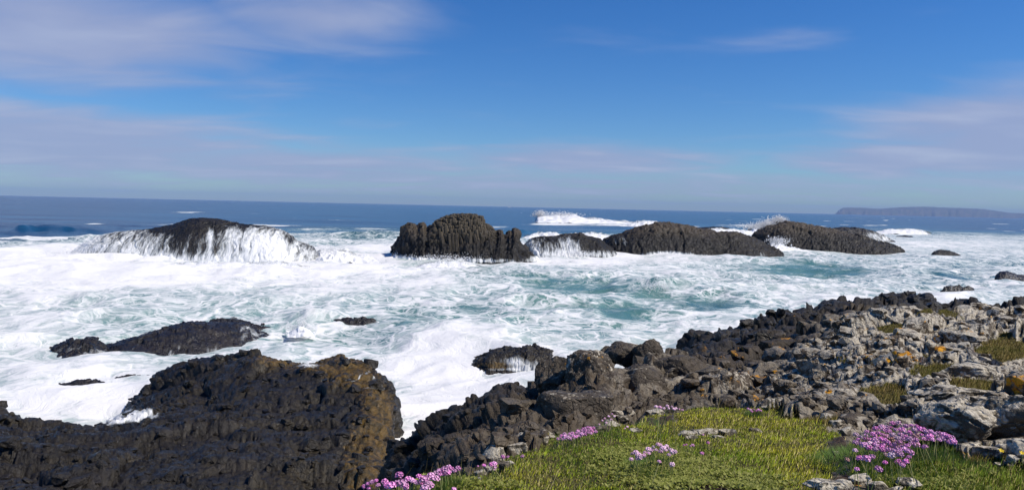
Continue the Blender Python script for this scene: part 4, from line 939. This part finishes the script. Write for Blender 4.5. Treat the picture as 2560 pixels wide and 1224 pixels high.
spray('spray flying off the crest of the offshore breaker', [(1348, 537, 400, 14, 8, 900, .10), (1400, 536, 400, 50, 6, 1000, .10), (1352, 531, 400, 12, 6, 400, .09)], 2)
spray('burst of spray on the water at centre left', [(745, 822, 47, 24, 12, 700, .014), (755, 810, 47, 16, 14, 400, .012)], 3)
spray('mist of droplets around the left end of the domed rock', [(170, 640, 100, 60, 18, 2200, .022), (820, 626, 101, 40, 12, 1000, .024)], 4)
spray('droplets above the rough water at centre right', [(1640, 718, 70, 50, 12, 1200, .018), (1120, 645, 99, 90, 8, 1000, .026), (1440, 635, 122, 40, 10, 900, .03)], 5)

# ------------------------------------------------------------------ far island, its lighthouse, a boat
IY = 11500
ipro = [(2078, 537.5), (2090, 533), (2098, 524), (2106, 519.5), (2120, 518), (2160, 519), (2200, 521.5), (2230, 519), (2260, 517), (2310, 516), (2360, 518), (2410, 519.5), (2460, 522), (2490, 526), (2520, 531), (2560, 533), (2640, 534), (2760, 542), (2900, 552)]
u = np.linspace(2078, 2900, 420); tp = np.interp(u, [q[0] for q in ipro], [q[1] for q in ipro])
pt = np.array([P(a, b, Y=IY) for a, b in zip(u, tp)]); R = 40; v = np.linspace(0, 1, R)
shp = np.where(v < .25, .72*(v/.25)**.75, np.where(v < .7, .72+.28*np.sin((v-.25)/.45*math.pi/2), 1-((v-.7)/.3)**2*1.0))
G = np.empty((R, 420, 3)); G[..., 0] = pt[:, 0][None]; G[..., 1] = IY-350+1100*v[:, None]-120*fbm2(u*.02, u*0, 4, 8)[None]; G[..., 2] = -1+(pt[:, 2][None]+1)*shp[:, None]
gul = fbm2(G[..., 0]*.012, G[..., 1]*.002, 4, 88); G[..., 1] += 90*gul; G[..., 0] *= G[..., 1]/IY; G[..., 2] += 7*fbm2(G[..., 0]*.01, G[..., 1]*.01, 3, 89)*np.clip(G[..., 2]/40, 0, 1)
tag(obj('island', mesh_from('island', G.reshape(-1, 3), grid_faces(R, 420)), M_ISLAND), kind='structure')
def lathe(prof, n=12):
    V = []; Fq = []
    for (r_, z_) in prof:
        for i in range(n): V.append((r_*math.cos(2*math.pi*i/n), r_*math.sin(2*math.pi*i/n), z_))
    for j in range(len(prof)-1):
        for i in range(n): Fq.append((j*n+i, j*n+(i+1) % n, (j+1)*n+(i+1) % n, (j+1)*n+i))
    return mesh_from('lathe', np.array(V), np.array(Fq), False)
lp = P(2099, 527, Y=IY-150)
lh = empty('lighthouse', lp); tag(lh, 'tiny white lighthouse on the tip of the far island', 'lighthouse')
obj('tower', lathe([(6, -14), (5.6, -2), (4.2, 12), (4.2, 13)]), M_WHITE, lh); obj('lantern', lathe([(3.2, 13), (3.2, 16.5), (3.6, 16.6), (.1, 20)]), M_WHITE, lh)
bp_ = P(1273, 516.6, Y=5200); bp_[2] = 0
bo = empty('boat', bp_); tag(bo, 'tiny white boat on the horizon above the columnar stack', 'boat')
bm = bmesh.new(); ring0 = [(-11, -2.5), (-11, 2.5), (5, 3), (12, 0), (5, -3)]
lo = [bm.verts.new((x*.9, y*.8, -.5)) for x, y in ring0]; hi = [bm.verts.new((x, y, 3.2+.1*max(x, 0))) for x, y in ring0]
bm.faces.new(hi); bm.faces.new(lo[::-1])
for i in range(5): bm.faces.new((lo[i], hi[i], hi[(i+1) % 5], lo[(i+1) % 5]))
bmesh.ops.recalc_face_normals(bm, faces=bm.faces); me = bpy.data.meshes.new('hull'); bm.to_mesh(me); bm.free(); obj('hull', me, M_WHITE, bo)
bm = bmesh.new(); bmesh.ops.create_cube(bm, size=1, matrix=Matrix.Translation((-2, 0, 5.2)) @ Matrix.Diagonal((9, 4, 4, 1))); bmesh.ops.bevel(bm, geom=bm.edges[:], offset=.5, segments=1, affect='EDGES'); me = bpy.data.meshes.new('cabin'); bm.to_mesh(me); bm.free(); obj('cabin', me, M_WHITE, bo)

# ------------------------------------------------------------------ grass
def turf_samples(mask, n, seed, p=1.0):
    V = HVg.reshape(-1, 3); R_, C_ = XX.shape
    w = (mask*(HVg[..., 1]**p)).copy(); w[-1] = 0; w[:, -1] = 0
    # cell size grows with distance squared; ask for even cover, a little denser up close
    dT = np.gradient(HT)[None]*np.ones_like(w); w = w*dT*HVg[..., 1]**0.2
    w = w.ravel()/w.sum(); r = np.random.default_rng(seed); idx = r.choice(len(w), n, p=w)
    a = r.random(n)[:, None]; b = r.random(n)[:, None]
    q = V[idx]*(1-a)*(1-b)+V[idx+1]*a*(1-b)+V[idx+C_]*(1-a)*b+V[idx+C_+1]*a*b
    return q, idx, r
def blades(name, label, mask, n, seed, hgt, wid, cols_, parent=None, lean=.5, p=1.0):
    q, idx, r = turf_samples(mask, n, seed, p)
    h = hgt*np.exp(r.normal(0, .35, n))*np.clip(1+.5*fbm2(q[:, 0]*1.3, q[:, 1]*1.3, 2, seed), .4, 1.6)
    w = wid*r.uniform(.6, 1.3, n)*np.clip(q[:, 1]/3.5, .8, 3)**.6
    th = r.uniform(0, 2*np.pi, n); ld = r.normal(0, lean, n); wd = .25
    side = np.stack([np.cos(th), np.sin(th), 0*th], 1); ln = np.stack([-np.sin(th)*ld+wd, np.cos(th)*ld-.05, 0*th], 1)
    up = np.array([0, 0, 1.0])
    base = q-up*.008
    mid = base+up*(h*.55)[:, None]+ln*(h*.22)[:, None]; tip = base+up*(h*(1-.25*np.abs(ld)))[:, None]+ln*(h*.75)[:, None]
    V = np.stack([base-side*w[:, None], base+side*w[:, None], tip], 1).reshape(-1, 3)
    T = np.arange(n*3).reshape(-1, 3)
    me = mesh_from(name, V, T)
    dry = np.clip(.40+.9*fbm2(q[:, 0]*1.1, q[:, 1]*1.1, 3, 300)+r.normal(0, .22, n)+blobs(*project(q), [(1900, 1060, 160, 40, .25), (1650, 1040, 140, 25, .3), (1450, 1150, 160, 40, -.25), (1850, 1150, 130, 50, -.2), (2000, 1150, 80, 60, .25), (1150, 1200, 160, 20, .4), (2400, 1190, 160, 30, -.1)]), 0, 1)[:, None]
    cc = np.array(cols_); c = cc[0]*(1-dry)+cc[1]*dry
    st = (r.random(n) < .12+.12*dry[:, 0])[:, None]; c = np.where(st, cc[2], c)
    c = c*r.uniform(.65, 1.3, n)[:, None]
    C4 = np.concatenate([np.repeat(c, 3, 0), np.ones((n*3, 1))], 1).astype(np.float32)
    a = me.color_attributes.new('tint', 'FLOAT_COLOR', 'POINT'); a.data.foreach_set('color', C4.ravel())
    # blades shade with the turf they make up
    nn = np.stack([.35*np.cos(th), .35*np.sin(th), np.ones(n)], 1); nn /= np.linalg.norm(nn, axis=1, keepdims=True)
    me.normals_split_custom_set_from_vertices(np.repeat(nn, 3, 0).astype(np.float32))
    return tag(obj(name, me, M_GRASS, parent), label, 'grass', kind='stuff')
GREEN = [(.20, .34, .018), (.48, .46, .032), (.68, .58, .25)]
soil_ok = (1-sstep(soil, .25, .55))
vis = (hpx > 820) & (hpx < 2760) & (YY > 2.0)
left_part = turf*(hpx < 2140)*soil_ok*vis; right_part = turf*(hpx >= 2140)*soil_ok*vis
blades('grass', 'short wind blown yellow green turf on the near bank', left_part, 230000, 41, .017, .0024, GREEN)
blades('grass', 'green turf around the pink flower mound at lower right', right_part, 85000, 42, .020, .0022, [(.12, .22, .016), (.28, .30, .03), (.5, .44, .17)])
blades('grass', 'small grassy tufts in hollows of the lichen outcrop', (patches > .45)*1.0, 50000, 43, .026, .0022, [(.14, .14, .025), (.20, .15, .045), (.26, .19, .08)])
# tall dry wisps and low mossy mat
blades('grass', 'scattered taller dry grass stalks over the bank', left_part, 2500, 44, .085, .0010, [(.16, .15, .04), (.26, .22, .09), (.42, .36, .2)], lean=.35)
mat_zone = np.clip(blobs(hpx, hpy, [(1700, 1190, 90, 30, 1), (1600, 1160, 90, 25, .6), (1880, 1210, 60, 14, 1), (1000, 1215, 160, 14, .7), (2330, 1210, 90, 20, .4)]), 0, 1)*vis*turf
def rosettes(name, label, mask, n, seed, size, c1, c2):
    q, idx, r = turf_samples(mask, n, seed)
    th = r.uniform(0, 2*np.pi, (n, 5)); el = r.uniform(.1, .9, (n, 5)); V = []; s = size*r.uniform(.6, 1.3, n)[:, None]
    dirs = np.stack([np.cos(th)*np.cos(el), np.sin(th)*np.cos(el), np.sin(el)], -1); sd2 = np.stack([-np.sin(th), np.cos(th), 0*th], -1)
    b0 = q[:, None]+np.array([0, 0, .012])+0*dirs; a1 = b0+dirs*(s*.6)[..., None]+sd2*(s*.28)[..., None]; a2 = b0+dirs*(s*.6)[..., None]-sd2*(s*.28)[..., None]; tp_ = b0+dirs*s[..., None]
    V = np.stack([b0, a1, tp_, a2], 2).reshape(-1, 3); i = np.arange(n*5)*4; Q = np.stack([i, i+1, i+2, i+3], 1)
    me = mesh_from(name, V, Q); t_ = r.random((n, 1)); c = np.array(c1)*(1-t_)+np.array(c2)*t_
    C4 = np.concatenate([np.repeat(c, 20, 0), np.ones((n*20, 1))], 1).astype(np.float32)
    a = me.color_attributes.new('tint', 'FLOAT_COLOR', 'POINT'); a.data.foreach_set('color', C4.ravel())
    return tag(obj(name, me, M_GRASS), label, 'ground cover', kind='stuff')
rosettes('ground_cover', 'yellow green fleshy ground cover among the near grass', mat_zone, 9000, 45, .016, (.19, .22, .03), (.36, .36, .10))

# ------------------------------------------------------------------ sea pinks
def head_mesh(seed):
    r = random.Random(seed); bm = bmesh.new(); bmesh.ops.create_icosphere(bm, subdivisions=1, radius=.62)
    for k in range(20):
        zf = 1-1.35*(k+.5)/20; a = k*2.39996; rr = math.sqrt(max(0, 1-zf*zf)); n = Vector((rr*math.cos(a), rr*math.sin(a), zf)).normalized()
        t = n.orthogonal().normalized(); b = n.cross(t); c0 = n*r.uniform(.66, .78); rad = r.uniform(.26, .36); ph = r.uniform(0, 6)
        cv = bm.verts.new(c0); ring = []
        for i in range(5):
            an = ph+i*2*math.pi/5
            ring.append(bm.verts.new(c0+n*r.uniform(.12, .26)+(t*math.cos(an)+b*math.sin(an))*rad))
        for i in range(5): bm.faces.new((cv, ring[i], ring[(i+1) % 5]))
    for v in bm.verts: v.co.z *= .82
    me = bpy.data.meshes.new('flower_head'); bm.to_mesh(me); bm.free(); return me
heads = [head_mesh(k) for k in range(5)]; pale = [head_mesh(k+10) for k in range(4)]
for h_ in heads: h_.materials.append(M_PINK)
for h_ in pale: h_.materials.append(M_PALEPINK)
def stem_mesh(k):
    V = []; Fq = []; n = 7
    for j in range(n):
        s_ = j/(n-1); off = .16*math.sin(k*2.1)*s_*s_
        for i in range(4): a = math.pi/2*i; V.append((off+.045*math.cos(a), .045*math.sin(a)+.1*math.cos(k*3)*s_*s_, -s_))
    for j in range(n-1):
        for i in range(4): Fq.append((j*4+i, (j+1)*4+i, (j+1)*4+(i+1) % 4, j*4+(i+1) % 4))
    me = mesh_from('stem', np.array(V), np.array(Fq)); me.materials.append(M_STEM); return me
# stems bend in proportion to their length: unit length, bend scaled down in the object
stems = [stem_mesh(k) for k in range(4)]
def leaf_cushion(parent, centre, rx, ry, n, seed):
    r = np.random.default_rng(seed); th = r.uniform(0, 2*np.pi, n); rad = np.sqrt(r.random(n))
    x = centre[0]+rx*rad*np.cos(th); y = centre[1]+ry*rad*np.sin(th); z = np.array([ground_at(a, b) for a, b in zip(x, y)])
    h = r.uniform(.02, .05, n)+.02*(1-rad); dr = np.stack([np.cos(th)*.5+r.normal(0, .4, n), np.sin(th)*.5+r.normal(0, .4, n), 0*th], 1); sd2 = np.stack([-np.sin(th), np.cos(th), 0*th], 1)*.0016
    b0 = np.stack([x, y, z-.005], 1)-np.array(centre); tp_ = b0+dr*h[:, None]+np.array([0, 0, 1])*h[:, None]
    V = np.stack([b0-sd2, b0+sd2, tp_], 1).reshape(-1, 3); T = np.arange(n*3).reshape(-1, 3)
    me = mesh_from('leaf_cushion', V, T); c = np.array([.10, .17, .035])*r.uniform(.6, 1.6, n)[:, None]
    C4 = np.concatenate([np.repeat(c, 3, 0), np.ones((n*3, 1))], 1).astype(np.float32)
    a = me.color_attributes.new('tint', 'FLOAT_COLOR', 'POINT'); a.data.foreach_set('color', C4.ravel())
    tag(obj('leaf_cushion', me, M_GRASS, parent), kind='stuff')
def thrift(label, spots, head, var, stem=.10, jitter=0, cushion=1500, seed=1, lift=None):
    """spots: pixels of the flower heads; each plant stands where its stem meets the ground"""
    r = random.Random(seed); pos = []
    for (px, py) in spots:
        sl = stem*r.uniform(.75, 1.25)
        # find the ground point whose stem top is seen at the pixel
        best = None
        for y in np.exp(np.linspace(math.log(2.2), math.log(7.5), 140)):
            p = P(px, py, Y=y); g = ground_at(p[0], p[1])
            if p[2]-g <= sl: best = (p, g); break
        if best is None: p = P(px, py, Y=4.0); best = (p, ground_at(p[0], p[1]))
        pos.append((best[0], best[1], sl))
    cen = np.mean([q[0] for q in pos], axis=0); cen[2] = ground_at(cen[0], cen[1])
    root = empty('sea_pink', cen); tag(root, label, 'flower', 'clumps of sea pinks')
    for k, (p, g, sl) in enumerate(pos):
        o = bpy.data.objects.new('flower_head', var[k % len(var)]); col.objects.link(o); o.parent = root
        o.location = p-cen; s_ = head*.5*r.uniform(.62, 1.22); o.scale = (s_, s_, s_)
        tl = (r.gauss(0, .18), r.gauss(0, .18)+.12, r.uniform(0, 6.28)); o.rotation_euler = tl
        L = max(.03, p[2]-g+.01)
        st = bpy.data.objects.new('stem', stems[k % 4]); col.objects.link(st); st.parent = o
        st.scale = (1/s_*1.0 if False else .9/s_, .9/s_, L/s_)
        st.scale = (.035/s_, .035/s_, L/s_)
        st.rotation_euler = (0, 0, r.uniform(0, 6))
    ext = np.ptp(np.array([q[0] for q in pos]), axis=0)
    leaf_cushion(root, cen, ext[0]*.36+.03, max(.04, ext[1]*.36+.02), cushion, seed)
    return root
rf = random.Random(3)
def fill(n, poly, mind, seed):
    r = random.Random(seed); out = []; xs = [p[0] for p in poly]; ys = [p[1] for p in poly]; tries = 0
    while len(out) < n and tries < 6000:
        tries += 1; x = r.uniform(min(xs), max(xs)); y = r.uniform(min(ys), max(ys))
        if not in_poly(np.array([x]), np.array([y]), poly)[0]: continue
        if any((x-a)**2+((y-b)*1.25)**2 < mind*mind for a, b in out): continue
        out.append((x, y))
    return out
big = fill(94, [(2142, 1098), (2175, 1070), (2230, 1055), (2290, 1062), (2340, 1080), (2380, 1092), (2386, 1108), (2355, 1100), (2300, 1098), (2270, 1110), (2280, 1130), (2225, 1128), (2150, 1116), (2138, 1106)], 10.5, 5)
big += [(2138, 1125), (2118, 1148), (2148, 1144), (2165, 1146), (2180, 1142), (2213, 1155), (2245, 1153), (2265, 1153), (2272, 1142), (2256, 1162), (2196, 1172), (2250, 1136), (2140, 1086), (2228, 1137), (2215, 1136), (2142, 1172), (2312, 1116), (2290, 1110), (2205, 1118), (2190, 1112), (2160, 1112), (2172, 1120)]
faded = [head_mesh(k+30) for k in range(2)]
M_FADED = simple('faded_thrift', (.34, .17, .16), (.52, .33, .30), 160, .8, .2, True)
for h_ in faded: h_.materials.append(M_FADED)
thrift('dense mound of deep pink sea pinks at lower right beside a dark hollow', big, .030, heads+heads+pale[:2]+faded[:1], .11, cushion=5000, seed=11)
thrift('row of pink sea pinks along the bottom edge left of the grass', [(910, 1215), (920, 1208), (930, 1204), (940, 1200), (945, 1212), (962, 1203), (968, 1212), (978, 1214), (922, 1219), (998, 1187), (992, 1205), (1003, 1207), (1012, 1205), (1020, 1196), (1036, 1203), (1030, 1199), (1048, 1190), (1060, 1198), (1058, 1207), (1070, 1208), (1042, 1206), (1073, 1212), (1078, 1190), (1012, 1216), (1135, 1222), (1062, 1222)], .030, heads, .09, cushion=2500, seed=12)
thrift('small group of sea pinks on dry grass above the bottom row', [(1090, 1182), (1098, 1176), (1105, 1180), (1112, 1174), (1122, 1166), (1125, 1172), (1136, 1176), (1145, 1170), (1100, 1186), (1110, 1183), (1090, 1196), (1118, 1180)], .026, heads, .08, cushion=1200, seed=13)
thrift('few single sea pinks among the pale rim stones', [(1195, 1164), (1210, 1162), (1229, 1160), (1236, 1158), (1234, 1168), (1257, 1141), (1270, 1141), (1306, 1140)], .022, heads, .07, cushion=500, seed=14)
thrift('band of small pink sea pinks on the rim against dark rock', fill(46, [(1392, 1098), (1400, 1086), (1440, 1078), (1450, 1068), (1488, 1066), (1490, 1080), (1450, 1090), (1410, 1099)], 6, 6), .022, heads, .06, cushion=1200, seed=15)
thrift('pale pink sea pinks on long stems in the middle of the grass', [(1582, 1133), (1590, 1130), (1596, 1136), (1578, 1147), (1592, 1146), (1598, 1142), (1612, 1130), (1620, 1122), (1628, 1124), (1634, 1116), (1640, 1124), (1650, 1112), (1658, 1120), (1652, 1128), (1667, 1114), (1674, 1122), (1680, 1128), (1688, 1128), (1672, 1136), (1648, 1153), (1680, 1160), (1622, 1132), (1645, 1110), (1664, 1124), (1610, 1138)], .026, pale, .09, cushion=1500, seed=16)
thrift('tiny pink sea pinks on the crest left of the grass hump', [(1640, 1016), (1650, 1018), (1660, 1020), (1672, 1020), (1680, 1016), (1690, 1020), (1698, 1022), (1685, 1022), (1668, 1014), (1706, 1024)], .022, pale, .05, cushion=400, seed=17)
thrift('tiny pink sea pinks on the crest right of the grass hump', [(1870, 1021), (1876, 1024), (1884, 1022), (1890, 1026), (1896, 1024), (1902, 1026), (1880, 1028)], .022, heads, .05, cushion=400, seed=18)
thrift('few small sea pinks beside the white stones in the grass', [(1710, 1112), (1716, 1110), (1726, 1114), (1732, 1112), (1758, 1086), (1770, 1106), (1755, 1132)], .018, heads, .05, cushion=200, seed=19)
thrift('pale sea pinks scattered up the rim by the orange lichen', [(1498, 1060), (1506, 1050), (1512, 1045), (1522, 1040), (1530, 1034), (1516, 1056), (1528, 1048), (1536, 1040), (1562, 1070), (1568, 1066)], .018, pale, .05, cushion=300, seed=20)
# two yellow flowers
for k, (px, py) in enumerate([(2501, 1153), (2553, 1160)]):
    g = ground_hit(px, py+8); root = empty('yellow_flower', g); tag(root, ['small yellow flower in the grass at lower right, the left one', 'small yellow flower at the right edge of the picture'][k], 'flower')
    bm = bmesh.new(); cv = bm.verts.new((0, 0, 0)); rg = []
    for i in range(10): a = 2*math.pi*i/10; rr = .013 if i % 2 == 0 else .008; rg.append(bm.verts.new((rr*math.cos(a), rr*math.sin(a), .004)))
    for i in range(10): bm.faces.new((cv, rg[i], rg[(i+1) % 10]))
    me = bpy.data.meshes.new('petals'); bm.to_mesh(me); bm.free(); o = obj('petals', me, M_YELLOW, root); o.location = (0, 0, .06); o.rotation_euler = (.5, 0, 0)
    st = obj('stem', stems[k], None, root); st.location = (0, 0, .06); st.scale = (.035, .035, .06)

# ------------------------------------------------------------------ the air
HAZE = True
if HAZE:
    bm = bmesh.new(); bmesh.ops.create_cube(bm, size=1, matrix=Matrix.Translation((0, 7600, 78)) @ Matrix.Diagonal((44000, 15800, 164, 1)))
    me = bpy.data.meshes.new('haze'); bm.to_mesh(me); bm.free()
    hm = bpy.data.materials.new('haze'); hm.use_nodes = True; t = NT(hm.node_tree); t.n.clear()
    out = t.new('ShaderNodeOutputMaterial'); pv = t.new('ShaderNodeVolumePrincipled'); pv.inputs['Color'].default_value = (.42, .62, 1.0, 1); pv.inputs['Density'].default_value = 7e-5; pv.inputs['Anisotropy'].default_value = 0.0
    t.l.new(pv.outputs[0], out.inputs['Volume']); me.materials.append(hm)
    tag(obj('haze', me), kind='stuff')
